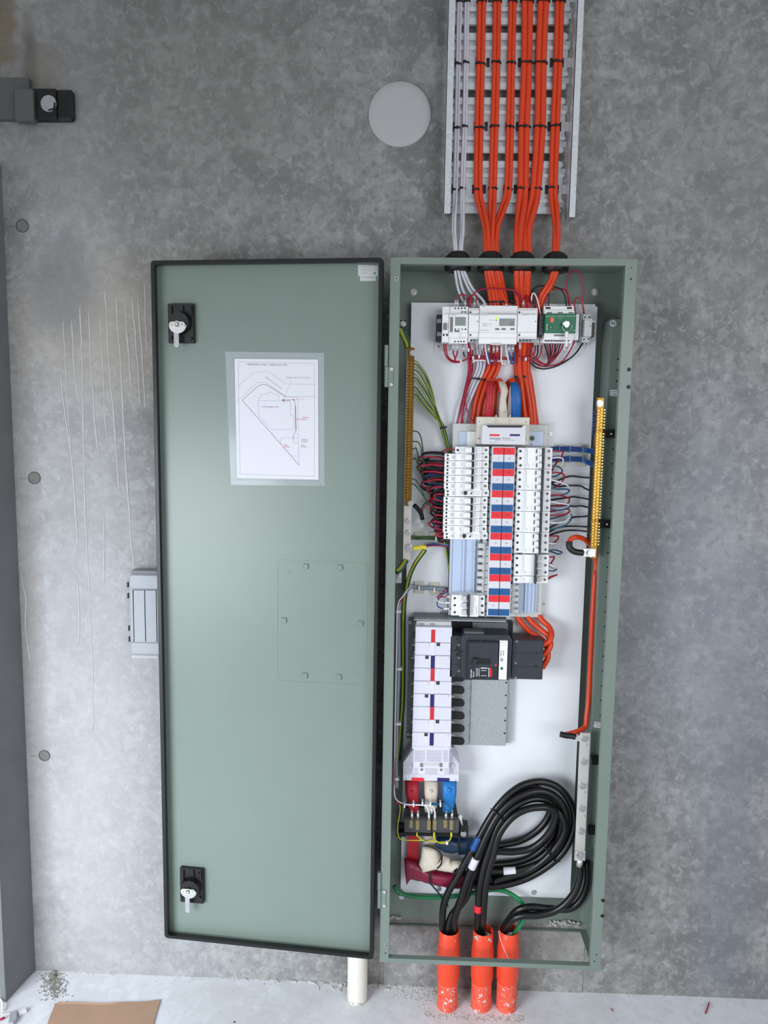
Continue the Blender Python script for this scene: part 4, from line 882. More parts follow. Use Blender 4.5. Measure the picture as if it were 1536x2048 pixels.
b = MB('tin'); b.pbox(1165.5, 1097, 1192, 1114, .125, .129, .001); b.ptube([(1158, 1104, .127), (1168, 1105, .127)], .0045, n=10); b.build('cable_lug', t); bolt(G, 1181, 1106.5, .129, .0075, t, .007)
for x, y in ((1222.5, 868), (1214, 1048.7)):
    b = MB('black'); b.pbox(x-19, y-8.5, x+9.5, y+8, .098, .111, .001); b.build('bracket', t, label='black insulated bracket'); b = MB('wirewhite'); b.disc(x, y, .111, .1125, .0022, 8); b.build('screw', t)
t = thing('neutral_link', 'silver tinned neutral link bar with six bolts in the lower right of the enclosure', 'neutral link', G.P(1165, 1600, .08))
ua, z1_ = G.px(1161, 1466, .125); ub = G.px(1181.5, 1468, .125)[0]; z0_ = G.px(1160, 1722, .125)[1]
MB('tin').box(ua, z0_, .118, ub, z1_, .125, .0008).build('bar', t)
for x, y, r in ((1170, 1478, .0065), (1169.2, 1525, .0065), (1166, 1573.5, .0062), (1165, 1619, .0062), (1163.5, 1664.5, .0062)): bolt(G, x, y, .125, r, t, .008)
b = MB('tin'); b.pbox(1151, 1702, 1171, 1722, .125, .131, .001); b.ptube([(1160, 1718, .128), (1159, 1731, .122)], .0085, n=12); b.build('cable_lug', t); bolt(G, 1161, 1712, .131, .0078, t, .009)
b = MB('tin'); b.pbox(1153, 1471, 1163, 1483, .117, .1245, .001); b.ptube([(1148, 1474, .12), (1156, 1476, .12)], .0042, n=10); b.build('cable_lug', t)
for x, y in ((1190, 1520), (1186, 1660)):
    b = MB('black'); u, v = G.px(x, y, .105); b.cyl((u-.012, -.105, v), (u+.008, -.105, v), .013, 6); b.build('insulator', t)
for s_, x, y in (('N1', 1174, 1491), ('N2', 1171, 1587), ('N3', 1170, 1634)): text(s_, G, x, y, .1253, .0035, 'ink', t, math.pi/2)
def raillabel(name, label, x, y, txt, round_=False, rot=0):
    t = thing(name, label, 'label', G.P(x, y, RW_)); u, v = G.px(x, y, RW_)
    f = Frame(G.pt(u, v, 0), (math.cos(rot), 0, math.sin(rot)), (-math.sin(rot), 0, math.cos(rot))); f.px = lambda x_, y_, w_: (x_, y_)
    b = MB('paper', f)
    if round_: b.cyl(f.pt(0, 0, RW_), f.pt(0, 0, RW_+.0004), .0082, 28)
    else: b.box(-.0112, -.0078, RW_, .0112, .0078, RW_+.0004)
    b.build('sticker', t)
    if round_: text(txt, f, 0, 0, RW_+.0006, .009, 'ink', t, 0, 'CENTER', bold=.02)
    else:
        for k, s_ in enumerate(txt.split('\n')): text(s_, f, 0, .0032-.0062*k, RW_+.0006, .0032, 'ink', t, 0, 'CENTER', bold=.01)
raillabel('neutral_sticker', 'small round white sticker lettered N on the right inner rail', 1226, 647, 'N', True)
raillabel('neutral_link_label', 'small white label reading NEUTRAL LINK above the brass neutral bar', 1229, 786, 'NEUTRAL\nLINK')
raillabel('lower_neutral_label', 'small tilted white label above the silver neutral link bar', 1196.5, 1450, 'NEUTRAL\nLINK', False, -.12)
# ---------------------------------------------------------------- busbar chassis, moulded case breaker
t = thing('busbar_chassis', 'tall busbar chassis with pale lilac segments and a tricolour strip, lower left', 'busbar chassis', G.P(900, 1380, .03))
b = MB('galvdark'); b.pbox(815, 1237, 1020, 1480, .0305, .033, .0005, ref=.034); b.build('back_plate', t, label='speckled galvanised back plate')
b = MB('galv'); b.pbox(900, 1359, 942, 1490, .033, .050, .0006, ref=.05); b.pbox(941, 1359, 1014, 1491, .033, .056, .0008, ref=.056); b.build('support_plate', t, label='bright galvanised support plate')
MB('galv').pbox(1014, 1358, 1024, 1486, .033, .045, .0008).build('support_edge', t)
dots('plate_hole', t, 'black', [(1012.5-.8*k, 1365.5+25.3*k) for k in range(5)], .0561, .0026)
b = MB('galvdark'); b.pbox(828, 1236, 1014, 1241, .034, .085, .0006); b.pbox(828, 1237, 831, 1262, .034, .085); b.build('top_flange', t)
b = MB('steelmatt'); b.pbox(828, 1240.5, 1012, 1242.2, .083, .086); b.build('flange_edge', t)
b = MB('black'); b.pbox(903, 1243, 1026, 1264, .034, .05); b.build('inner_plate', t, label='black inner plate behind the breaker')  # plain black plate
b = MB('galvdark'); b.pbox(945, 1245, 1016, 1261, .05, .062, .0006); b.build('inner_flange', t)
for x, y in ((820.5, 1245), (816.5, 1469), (1020, 1252)): screw(G, x, y, .0345, .0055, t, slot='line')
SW = .118
cols = ['markred', 'paper', 'navy']*3
MB('offwhite').pbox(832.5, 1243, 903, 1256, .034, .098, .0015).build('top_cap', t)
for k in range(3): MB('grey').pbox(838+22*k, 1246, 848+22*k, 1251, .098, .0985).build('cap_slot', t) if k != 2 else None
for k in range(9):
    y0 = 1259.5+25.75*k; y1 = y0+25.75; xs = 830.8-.045*(k*25.75)*.7; xe = 904.0-.2*k
    if k == 0: y0 = 1254
    if k == 8: y1 = 1500
    sg = MB('lilac').pbox(xs, y0+.35, xe, y1-.35, .034, SW, .0012).build('segment', t)
    yr = 1259.5+25.75*k
    m = cols[k]; MB(m).pbox(862.3-.38*k, yr, 870.3-.38*k, yr+25.7, SW, SW+.0008).build('phase_marker', t, label={'markred': 'red', 'paper': 'white', 'navy': 'navy'}[m]+' phase marker')
    b = MB('gapdark')
    if k in (1, 4, 7): b.pbox(873.5-.3*k, yr+.5, 880.5-.3*k, yr+7, SW, SW+.0004)
    if k in (2, 5, 8): b.pbox(851-.3*k, yr+.5, 858-.3*k, yr+7, SW, SW+.0004)
    if k in (1, 2, 4, 5, 7, 8): b.build('test_slot', t)
    b = MB('lilac')
    if k in (1, 4, 7): b.pbox(834-.3*k, yr+1, 859-.3*k, yr+8.5, SW, SW+.0014, .0007)
    else:
        if k in (2, 5, 8): b.pbox(874-.3*k, yr+1, 899-.3*k, yr+8.5, SW, SW+.0014, .0007)
    if k in (0, 3, 6):
        for x in (855, 878): b.disc(x-.3*k, yr+4 if k == 0 else yr+3, SW, SW+.001, .0044, 18)
    if b.v: b.build('raised_moulding', t)
    b = MB('offwhite'); yh = 1290+25.75*k
    b.pbox(823.5-.3*k, yh-1.2, 830-.3*k, yh+1.5, .06, .075); b.pbox(827.5-.3*k, yh-14, 829.5-.3*k, yh-3, .06, .07); b.build('clip', t)
    if k > 2: MB('offwhite').pbox(902, yh-1.2, 909, yh+1.4, .06, .075).build('clip', t)
for k in range(6):
    yc = 1355+25.6*k if k else 1356
    b = MB('black'); u0, v = G.px(900, yc, .085); u1 = G.px(929, yc, .085)[0]
    q = [(u0, v-.0095), (u1-.009, v-.0095)]+[(u1-.009+.0095*math.cos(math.radians(a)), v+.0095*math.sin(math.radians(a))) for a in range(-75, 76, 15)]+[(u1-.009, v+.0095), (u0, v+.0095)]
    b.prism(q, .074, .085, px=False, inset=.0); b.build('insulated_finger', t, label='black rounded insulated finger')
# hood
b = MB('lilac'); b.prism([(824, 1500), (900, 1500), (919.5, 1527), (919, 1563.5), (804.8, 1561.5), (805, 1525)], .034, .105, inset=.03); b.build('hood', t, label='white flared hood at the foot')
b = MB('lilac'); b.pbox(826, 1493, 899, 1550, .10, .120, .0015); b.build('hood_panel', t)
b = MB('grey')
for x0, x1 in ((829, 850), (853, 883), (886, 896)):
    for k in range(9): b.pbox(x0, 1501.5+2.6*k, x1, 1502.4+2.6*k, .12, .1203)
for k in range(5): b.pbox(850, 1537+2.6*k, 875, 1537.8+2.6*k, .12, .1203); b.pbox(829, 1537+2.6*k, 836, 1537.8+2.6*k, .12, .1203); b.pbox(889, 1537+2.6*k, 896, 1537.8+2.6*k, .12, .1203)
for k in range(12):
    yy = 1510+3.4*k; xl = max(808, 823-(yy-1500)*.75); b.pbox(xl, yy, 822, yy+.9, .105, .1053); b.pbox(903, yy, min(917, 903+(yy-1500)*.6+1), yy+.9, .105, .1053)
b.build('vent_slots', t)
b = MB('offwhite'); b.pbox(848, 1526, 878, 1532, .12, .121, .0005); b.pbox(817.5, 1528, 824, 1535, .105, .108); b.pbox(901, 1528, 908, 1535, .105, .108); b.build('hood_tabs', t)
b = MB('midgrey'); b.pbox(840, 1526, 846.5, 1534, .12, .1204); b.pbox(879, 1526, 885, 1534, .12, .1204); b.build('hood_windows', t)
for x, y in ((843.3, 1539.5), (882.3, 1540)): screw(G, x, y, .12, .0052, t, 'tin')
MB('cellred').pbox(823, 1555.5, 848, 1562.5, .105, .1056).build('phase_mark', t, label='red patch'); MB('navy').pbox(874.5, 1556, 899, 1563.5, .105, .1056).build('phase_mark', t, label='navy patch')
dots('hood_hole', t, 'ink', [(811.5, 1558), (911.5, 1560.5)], .1052, .0014)
# moulded case circuit breaker
t = thing('main_switch', 'large dark grey moulded case circuit breaker mounted sideways on the busbar chassis', 'circuit breaker', G.P(990, 1312, .05))
b = MB('breaker'); b.pbox(899.5, 1272, 926, 1355, .05, .118, .0015); b.build('left_terminal_cover', t)
b = MB('breaker'); b.prism([(922, 1276), (929, 1269), (1019, 1271), (1024, 1280), (1021, 1352), (1013, 1360.5), (930, 1359), (922, 1352)], .05, .130); b.build('body', t)
MB('breaker2').pbox(934.5, 1283, 996.5, 1359.5, .13, .139, .0015).build('front_face', t)
MB('breaker').pbox(938, 1286, 996, 1334, .139, .1405, .0008).build('face_plate', t)
MB('white').pbox(998.5, 1281.5, 1014.5, 1359.5, .13, .139, .0008).build('trip_unit_label', t, label='pale trip unit label')
b = MB('breaker'); b.pbox(1023, 1280, 1086.5, 1359, .05, .118, .002); b.build('right_terminal_cover', t)
b = MB('black'); b.pbox(900, 1301, 922, 1302, .118, .1183); b.pbox(900, 1328.5, 922, 1329.5, .118, .1183); b.pbox(1026, 1305.5, 1086, 1306.3, .118, .1183); b.pbox(1026, 1333, 1086, 1333.8, .118, .1183)
for x, y in ((914, 1278.5), (923.5, 1303), (1073, 1306.5), (1072, 1333), (912.5, 1351.5), (961, 1283)): b.disc(x, y, .117 if x != 961 else .139, .1188 if x not in (961, 923.5) else (.1395 if x == 961 else .1305), .0032, 14)
for y in (1297, 1309): b.pbox(912, y-3.5, 917, y+3.5, .118, .1184)
b.use('midgrey')
for x, y in ((1033.5, 1283), (1031.5, 1326), (1031.5, 1355.5), (918, 1290), (918, 1316), (918, 1342)): b.disc(x, y, .117, .1184, .0032, 14)
b.build('seams_and_screw_holes', t, kind='stuff')
b = MB('black'); b.pbox(946, 1317, 981, 1328.5, .1405, .1412, .0006); b.build('handle_slot', t)
b = MB('breaker2'); b.prism([(946, 1319), (952, 1317.5), (957, 1318), (952, 1328), (946, 1333), (944, 1331)], .140, .152, inset=.06); b.build('handle', t)
b = MB('bracketgrey'); b.pbox(929, 1263.5, 968, 1268, .09, .125); b.build('top_label', t)
b = MB('wirewhite')
for x in (962, 970): b.pbox(x-1, 1336, x+8, 1337.2, .1395, .1398)
for y in (1335.5, 1341, 1351.5): b.strip([(962, y), (973, y)], .0012, .1391, .0002)
for x in (952.5, 955.5, 958.5): b.strip([(x, 1336), (x, 1353)], .0010, .1391, .0002)
b.build('printed_text', t)
text('Schneider', G, 942, 1355.5, .1393, .0042, 'wirewhite', t, math.pi/2, bold=.02); text('Electric', G, 947, 1354, .1393, .0037, 'wirewhite', t, math.pi/2, bold=.02)
b = MB('cellred'); b.pbox(979.5, 1336, 982.5, 1354, .139, .1394); b.use('wirewhite').pbox(977, 1336, 978.2, 1354, .139, .1394); b.use('cellred').disc(991.5, 1330, .1405, .141, .0026, 14); b.use('markred').pbox(983.8, 1340, 984.6, 1353, .139, .1394); b.build('red_marks', t)
b = MB('grey'); b.pbox(1001, 1301, 1003, 1313, .139, .1393); b.pbox(1006, 1301, 1008, 1311, .139, .1393); b.strip([(1000, 1285), (1012, 1284), (1010, 1292)], .0008, .139, .0002); b.pbox(1001, 1316, 1006, 1323, .139, .1393)
for k in range(4): b.strip([(1000, 1327+5*k if k < 2 else 1338+6*k-10), (1012, 1327+5*k if k < 2 else 1338+6*k-10)], .0004, .139, .0002)
b.use('seal').disc(1003.5, 1337, .139, .1402, .0036, 18); b.build('dial_and_scale', t)
b = MB('black'); b.prism([(925, 1277), (921, 1268.5), (937, 1266), (942, 1269)], .06, .105); b.build('clip', t)
# three orange loops from the chassis foot into the right side of the main switch
for k, (pts, nm) in enumerate([([(1031, 1226, .045), (1040, 1242, .050), (1058, 1262, .058), (1080, 1276, .07), (1092, 1290, .08), (1096, 1306, .085), (1094, 1320, .088), (1084, 1336, .088)], 'lowest'),
        ([(1052, 1226, .045), (1062, 1242, .052), (1080, 1258, .064), (1096, 1272, .078), (1101, 1287, .09), (1097, 1299, .094), (1083, 1312, .094)], 'middle'),
        ([(1074, 1226, .045), (1084, 1240, .055), (1098, 1254, .070), (1103, 1268, .088), (1099, 1281, .098), (1088, 1288, .1), (1080, 1291, .1)], 'uppermost')]):
    wire('feeder_cable', 'thick orange cable looping into the right side of the main switch, %s of three' % nm, 'cable', 'orange loops beside the main switch', pts, .0077, 'orangecable', n=12, sub=7)
# ---------------------------------------------------------------- boots above the chassis and cables behind them
def boot(name, label, m, sec, par_cat='cable boot', group=None, nub=None):
    """sec: list of (x, y, depth, half width, half depth)"""
    b = MB(m); vs = []; n = 16
    for x, y, w_, hw, hd in sec:
        u, v = G.px(x, y, w_)
        for j in range(n):
            a = 2*math.pi*j/n; ca, sa = math.cos(a), math.sin(a)
            vs.append(G.pt(u+hw*math.copysign(abs(ca)**.6, ca), v, w_+hd*math.copysign(abs(sa)**.6, sa)))
    fs = [(i*n+j, i*n+(j+1) % n, (i+1)*n+(j+1) % n, (i+1)*n+j) for i in range(len(sec)-1) for j in range(n)]+[tuple(range(n)), tuple((len(sec)-1)*n+j for j in range(n))]
    b.add(vs, fs, True)
    if nub: u, v = G.px(*nub[:3]); b.lathe(G.pt(u, v, nub[2]-.006), G.w, [(0, nub[3]), (.007, nub[3]), (.0095, nub[3]*.7), (.0105, 0)], 16)
    return tag(b.build(name), label, par_cat, group)
g_ = 'insulating boots above the chassis'
boot('cable_boot', 'red rubber boot on the cable end above the chassis', 'bootred', [(980, 762, .085, .0085, .007), (979.5, 775, .095, .0095, .0095), (978.5, 800, .098, .0080, .0085), (978, 815, .094, .0090, .0085), (977, 822, .09, .0105, .009), (977, 836, .085, .0105, .009)], group=g_)
boot('cable_boot', 'cream rubber boot on the cable end above the chassis', 'bootwhite', [(1003, 763, .085, .0085, .007), (1006, 772, .096, .0095, .009), (1009, 782, .1, .0095, .009), (1005.5, 800, .1, .0085, .009), (1006, 815, .095, .0105, .009), (1006, 836, .088, .012, .009)], group=g_, nub=(1007, 824, .10, .0045))
boot('cable_boot', 'blue rubber boot on the cable end above the chassis', 'bootblue', [(1027, 764, .085, .009, .007), (1031, 776, .096, .0118, .0095), (1032.5, 800, .098, .0125, .0095), (1032, 836, .086, .0125, .009)], group=g_)
for x, nm in ((984, 'red'), (996, 'cream'), (1021, 'blue')):
    X2 = {'red': 979, 'cream': 1002, 'blue': 1028}[nm]; X1 = {'red': 984, 'cream': 992, 'blue': 1014}[nm]
    wire('feeder_cable', 'thick orange cable arching up from behind the chassis into the %s boot' % nm, 'cable', 'orange arches above the chassis', [(X1-6, 862, .047), (X1-5, 830, .05), (X1-3, 795, .056), (X1, 772, .062), ((X1+X2)/2+1, 762, .074), (X2, 768, .086), (X2+1, 785, .094)], .0078, 'orangecable', n=12, sub=7)
g_ = 'insulating boots below the busbar hood'
boot('busbar_boot', 'red rubber boot below the busbar hood', 'bootred', [(824, 1560, .075, .0185, .016), (824, 1585, .077, .0185, .016), (826, 1598, .077, .0155, .014), (827, 1612, .075, .0155, .013), (829, 1622, .07, .013, .01)], group=g_, nub=(824, 1583, .094, .004))
boot('busbar_boot', 'pale grey rubber boot below the busbar hood', 'bootwhite', [(862, 1560, .075, .019, .016), (862, 1585, .077, .019, .016), (862, 1597, .077, .0165, .014), (861, 1612, .075, .0185, .012), (858, 1622, .07, .013, .01)], group=g_, nub=(862, 1582, .094, .0045))
boot('busbar_boot', 'bright blue rubber boot below the busbar hood', 'bootblue2', [(899, 1560, .075, .0198, .016), (899, 1585, .077, .0198, .016), (898.5, 1600, .077, .017, .014), (897, 1612, .075, .016, .013), (893, 1622, .07, .014, .01)], group=g_, nub=(899, 1580, .094, .006))
# ---------------------------------------------------------------- fuse holder block
t = thing('fuse_block', 'black fuse holder block with clear covers under the three boots', 'fuse holder', G.P(864, 1650, .05))
b = MB('black'); b.prism([(811, 1617), (912, 1612), (917, 1640), (809, 1640)], .05, .078); b.pbox(808, 1638, 918, 1667, .05, .082, .001); b.pbox(797, 1667, 924, 1673, .05, .075, .001); b.pbox(792, 1650, 812, 1674, .045, .06, .001); b.build('base', t)
MB('smoke').pbox(808.6, 1639.5, 861.5, 1665.3, .0821, .100, .0008).build('clear_cover', t, label='clear plastic fuse cover'); MB('smoke').pbox(864.5, 1639.5, 918, 1665.3, .0821, .100, .0008).build('clear_cover', t)
for x in (822, 835, 858, 869.5, 891, 903): MB('fusebrass').pbox(x-4, 1641.5, x+4, 1657 if x in (822, 891) else 1661, .0822, .092, .002).build('fuse_contact', t, label='yellowish fuse contact')
b = MB('rubber'); b.pbox(920, 1653, 936.5, 1673, .05, .085, .001); b.build('end_clamp', t); bolt(G, 927, 1668, .085, .0062, t, .005); b = MB('tin'); b.ptube([(921, 1636, .09), (926, 1655, .075)], .003, sub=1, n=8); b.disc(921, 1634, .088, .094, .0055, 16); b.build('clamp_screw', t)
# busbar tabs and taped joints below
tag(MB('tapered').pbox(814.5, 1668, 837.5, 1726, .045, .052, .0008).build('phase_busbar'), 'flat red sleeved busbar dropping below the fuse block', 'busbar')
tag(MB('tapecream').pbox(849, 1670, 871.5, 1702, .045, .052, .0008).build('phase_busbar'), 'short flat grey-white sleeved busbar dropping below the fuse block', 'busbar')
def wrap(name, label, m, prof, w_, dep, grp='taped cable joints', seed=1):
    pr = []
    for (p, q), (p2, q2) in zip(prof, prof[1:]):
        for t_ in (0, .34, .67): pr.append(((p[0]+(p2[0]-p[0])*t_, p[1]+(p2[1]-p[1])*t_), (q[0]+(q2[0]-q[0])*t_, q[1]+(q2[1]-q[1])*t_)))
    prof = pr+[prof[-1]]
    """a wrapped bundle: cross sections between two outlines"""
    rr_ = random.Random(seed); b = MB(m); n = 18; vs = []
    for (x0, y0), (x1, y1) in prof:
        p, q = G.P(x0, y0, w_), G.P(x1, y1, w_); c = (p+q)/2; h = (p-q)/2
        for j in range(n):
            a = 2*math.pi*j/n; k = 1+rr_.uniform(-.05, .09)*(1 if math.sin(a) > .2 else .5); vs.append(c+h*math.cos(a)*k+G.w*dep*math.sin(a)*k)
    fs = [(i*n+j, i*n+(j+1) % n, (i+1)*n+(j+1) % n, (i+1)*n+j) for i in range(len(prof)-1) for j in range(n)]+[tuple(range(n)), tuple((len(prof)-1)*n+j for j in range(n))]
    b.add(vs, fs, True); return tag(b.build(name), label, 'taped joint', grp)
wrap('taped_joint', 'dark blue taped cable joint right of the fuse block', 'tapeblue', [((872, 1676), (872, 1692)), ((884, 1674), (888, 1702)), ((900, 1674), (905, 1706)), ((912, 1677), (917, 1703)), ((920, 1676), (920, 1707)), ((938, 1676), (934, 1709)), ((960, 1680), (952, 1710)), ((990, 1688), (990, 1708))], .058, .018, seed=3)
wrap('taped_joint', 'maroon taped cable joint at the bottom left', 'tapemaroon', [((808.5, 1716), (813, 1768)), ((824, 1720), (822, 1757)), ((838, 1724), (840, 1760)), ((857, 1738), (856, 1765)), ((880, 1744), (878, 1770)), ((903, 1746), (900, 1774)), ((940, 1744), (935, 1772))], .060, .018, seed=4)
wrap('taped_joint', 'cream taped cable joint wrapped with a black tie', 'tapecream', [((845, 1694), (874, 1697)), ((842, 1712), (880, 1712)), ((838, 1730), (880, 1728)), ((845, 1742), (884, 1716)), ((872, 1738), (884, 1712)), ((888, 1741), (898, 1714)), ((904, 1744), (902, 1722)), ((912, 1733), (916, 1722)), ((935, 1739), (935, 1726))], .078, .016, seed=6)
for (nm, pts, w0) in (('round the cream taped joint', [(848, 1690), (868, 1696), (881, 1706), (884, 1718), (881, 1730), (874, 1737)], .1), ('round the maroon taped joint, its tail hanging down', [(861, 1742), (861, 1755), (860, 1765), (868, 1775), (880, 1790), (896, 1812)], .084), ('round the dark blue taped joint', [(919, 1672), (918, 1690), (918, 1710)], .080)):
    b = MB('black'); b.ptube([(x, y, w0) for x, y in pts], .0024, flat=.5, n=8); tag(b.build('cable_tie'), 'black cable tie '+nm, 'cable tie', 'black ties on the taped joints')
# ---------------------------------------------------------------- coiled black mains cables
zz = lambda q: [(840+a/3.84, 1520+c/3.84, d) for a, c, d in q]
coil = [
 ('outermost black cable of the coil, marked with blue tape, leaving by the left conduit', [(250, 960, .05), (420, 962, .055), (560, 968, .058), (700, 948, .06), (850, 895, .06), (1000, 800, .062), (1110, 690, .064), (1178, 540, .066), (1182, 400, .068), (1128, 280, .07), (1045, 200, .074), (930, 165, .078), (800, 188, .084), (700, 250, .09), (620, 330, .096), (550, 425, .1), (480, 545, .104), (420, 660, .106), (350, 780, .104), (285, 900, .1), (215, 1020, .095), (180, 1130, .09), (172, 1250, .085), (178, 1400, .08)]),
 ('second black cable of the coil, marked with white tape, leaving by the left conduit', [(250, 860, .06), (400, 852, .062), (600, 852, .064), (750, 848, .066), (900, 800, .068), (1020, 720, .07), (1100, 600, .072), (1130, 480, .075), (1110, 370, .08), (1045, 285, .085), (950, 240, .09), (850, 245, .095), (740, 292, .1), (650, 365, .104), (580, 450, .108), (520, 560, .112), (460, 690, .114), (400, 820, .112), (350, 950, .108), (310, 1080, .1), (272, 1200, .092), (255, 1320, .084), (250, 1420, .078)]),
 ('third black cable of the coil, leaving by the middle conduit with a red mark', [(330, 905, .05), (480, 905, .05), (640, 905, .05), (800, 865, .05), (930, 790, .05), (1020, 690, .052), (1075, 570, .056), (1082, 450, .062), (1035, 355, .07), (950, 302, .08), (850, 302, .088), (740, 350, .094), (650, 430, .1), (585, 530, .104), (545, 650, .106), (505, 770, .106), (475, 880, .104), (455, 1000, .1), (447, 1130, .095), (442, 1280, .086), (440, 1400, .08)]),
 ('innermost front black cable of the coil, leaving by the middle conduit', [(300, 700, .05), (440, 700, .055), (600, 702, .06), (720, 705, .062), (850, 680, .064), (940, 625, .066), (1010, 540, .07), (1040, 470, .078), (1090, 500, .085), (1110, 560, .088), (1120, 500, .092), (1090, 425, .096), (1020, 380, .1), (930, 368, .103), (820, 380, .106), (720, 430, .108), (645, 510, .11), (595, 600, .111), (565, 720, .11), (530, 840, .107), (505, 960, .104), (493, 1080, .1), (485, 1200, .092), (480, 1340, .084), (480, 1420, .08)]),
 ('black cable of the coil running from the cream joint, behind the others', [(300, 795, .06), (440, 800, .05), (600, 800, .048), (750, 780, .046), (870, 735, .046), (970, 650, .046), (1030, 540, .047), (1030, 430, .05), (985, 330, .055), (900, 262, .06), (800, 240, .066), (700, 280, .074), (620, 370, .082), (560, 480, .088), (520, 600, .09), (480, 740, .09), (430, 860, .09), (350, 980, .088), (300, 1100, .085), (262, 1220, .08), (246, 1400, .075)]),
 ('black cable of the coil running from the dark blue joint, nearest the back', [(420, 655, .05), (560, 655, .048), (650, 645, .046), (760, 622, .045), (860, 570, .045), (940, 500, .045), (990, 420, .046), (1010, 330, .05), (960, 262, .056), (880, 205, .062), (800, 215, .068), (690, 300, .078), (600, 410, .086), (540, 540, .09), (500, 660, .09), (440, 800, .092), (390, 930, .09), (350, 1060, .088), (240, 1200, .08), (215, 1320, .075), (210, 1420, .072)])]
for nm, q in coil:
    q = [(840+a/3.84, 1520+c/3.84, d) for a, c, d in q]
    if 'innermost' in nm: q = [(840+a/3.84, 1520+c/3.84, d) for a, c, d in [(300, 700, .05), (440, 700, .055), (600, 702, .06), (720, 705, .062), (850, 680, .066), (950, 610, .07), (1020, 510, .078), (1085, 560, .084)][:7]] + [(840+a/3.84, 1520+c/3.84, d) for a, c, d in [(1040, 400, .09), (990, 370, .098), (930, 362, .103), (820, 378, .106), (720, 430, .108), (645, 510, .11), (595, 600, .111), (565, 720, .11), (530, 840, .107), (505, 960, .104), (493, 1080, .1), (485, 1200, .092), (480, 1340, .084), (480, 1420, .08)]]
    ax = .072 if 'left' in nm or 'joint' in nm else .068
    q = [(x, y, (w_ if y < 1836 else (ax+.006 if y < 1866 else ax-.004))) for x, y, w_ in q]
    wire('mains_cable', nm, 'cable', 'thick black mains cables', q, .0098, 'blackcable', n=14, sub=6)
# extra inner turn seen through the coil
wire('mains_cable', 'short loop of black cable closing the right side of the coil', 'cable', 'thick black mains cables', zz([(560, 930, .07), (700, 890, .07), (830, 850, .07), (950, 770, .072), (1050, 660, .074), (1105, 560, .078), (1110, 480, .082), (1070, 410, .084), (1000, 350, .08)]), .0096, 'blackcable', n=14)
def ring(label, m, pts, r, name='tape_band'):
    b = MB(m); b.ptube(pts, r, n=16, sub=3); return tag(b.build(name), label, 'tape band', 'coloured bands on the black cables')
ring('blue tape band round the outermost black cable', 'wireblue', zz([(455, 590, .1053), (420, 660, .106), (405, 686, .1058)]), .0106)
ring('white tape band round the second black cable', 'paper', zz([(430, 755, .1135), (412, 795, .113), (396, 830, .1117)]), .0106)
ring('white tape band on the black cable at the bottom of the coil', 'paper', zz([(640, 852, .0646), (700, 851, .0655), (735, 849, .066)]), .0108)
ring('small red tape band on the black cable entering the middle conduit', 'cellred', zz([(448, 1112, .0957), (447, 1130, .095), (446, 1162, .0935)]), .0109)
for pts, nm in (([(545, 375, .09), (565, 385, .112), (600, 420, .118), (632, 455, .112), (640, 470, .095)], 'at the top left of the coil'), ([(930, 655, .06), (960, 670, .085), (1000, 725, .085), (1030, 770, .075), (1075, 775, .06)], 'at the lower right of the coil')):
    b = MB('rubber'); b.ptube(zz(pts), .0032, flat=.5, n=8); tag(b.build('cable_tie'), 'black cable tie binding the black cables '+nm, 'cable tie', 'black ties on the coil')
wire('neutral_cable', 'front black neutral cable curving from the silver link into the right conduit', 'cable', 'black neutral cables', zz([(1228, 790, .12), (1226, 900, .12), (1190, 1010, .12), (1115, 1105, .118), (1020, 1165, .115), (900, 1192, .112), (790, 1195, .108), (710, 1225, .1), (655, 1300, .075), (645, 1400, .064)]), .0102, 'blackcable', n=14)
wire('neutral_cable', 'rear black neutral cable curving from the silver link into the right conduit', 'cable', 'black neutral cables', zz([(1280, 785, .105), (1283, 930, .1), (1240, 1060, .1), (1150, 1140, .1), (1000, 1140, .098), (850, 1128, .095), (750, 1155, .09), (690, 1220, .075), (648, 1290, .062), (640, 1400, .058)]), .0102, 'blackcable', n=14)
wire('earth_cable', 'green earth cable sweeping along the enclosure foot into the right conduit', 'cable', None, [(789, 1772, .04), (795, 1782, .04), (811, 1790, .04), (850, 1795, .04), (900, 1793, .04), (936, 1788, .042), (970, 1781, .048), (1001, 1780, .055), (1027, 1791, .062), (1046, 1809, .068), (1051, 1827, .076), (1042, 1848, .076), (1030, 1866, .072), (1024, 1885, .066)], .0062, 'greenwire', n=12)
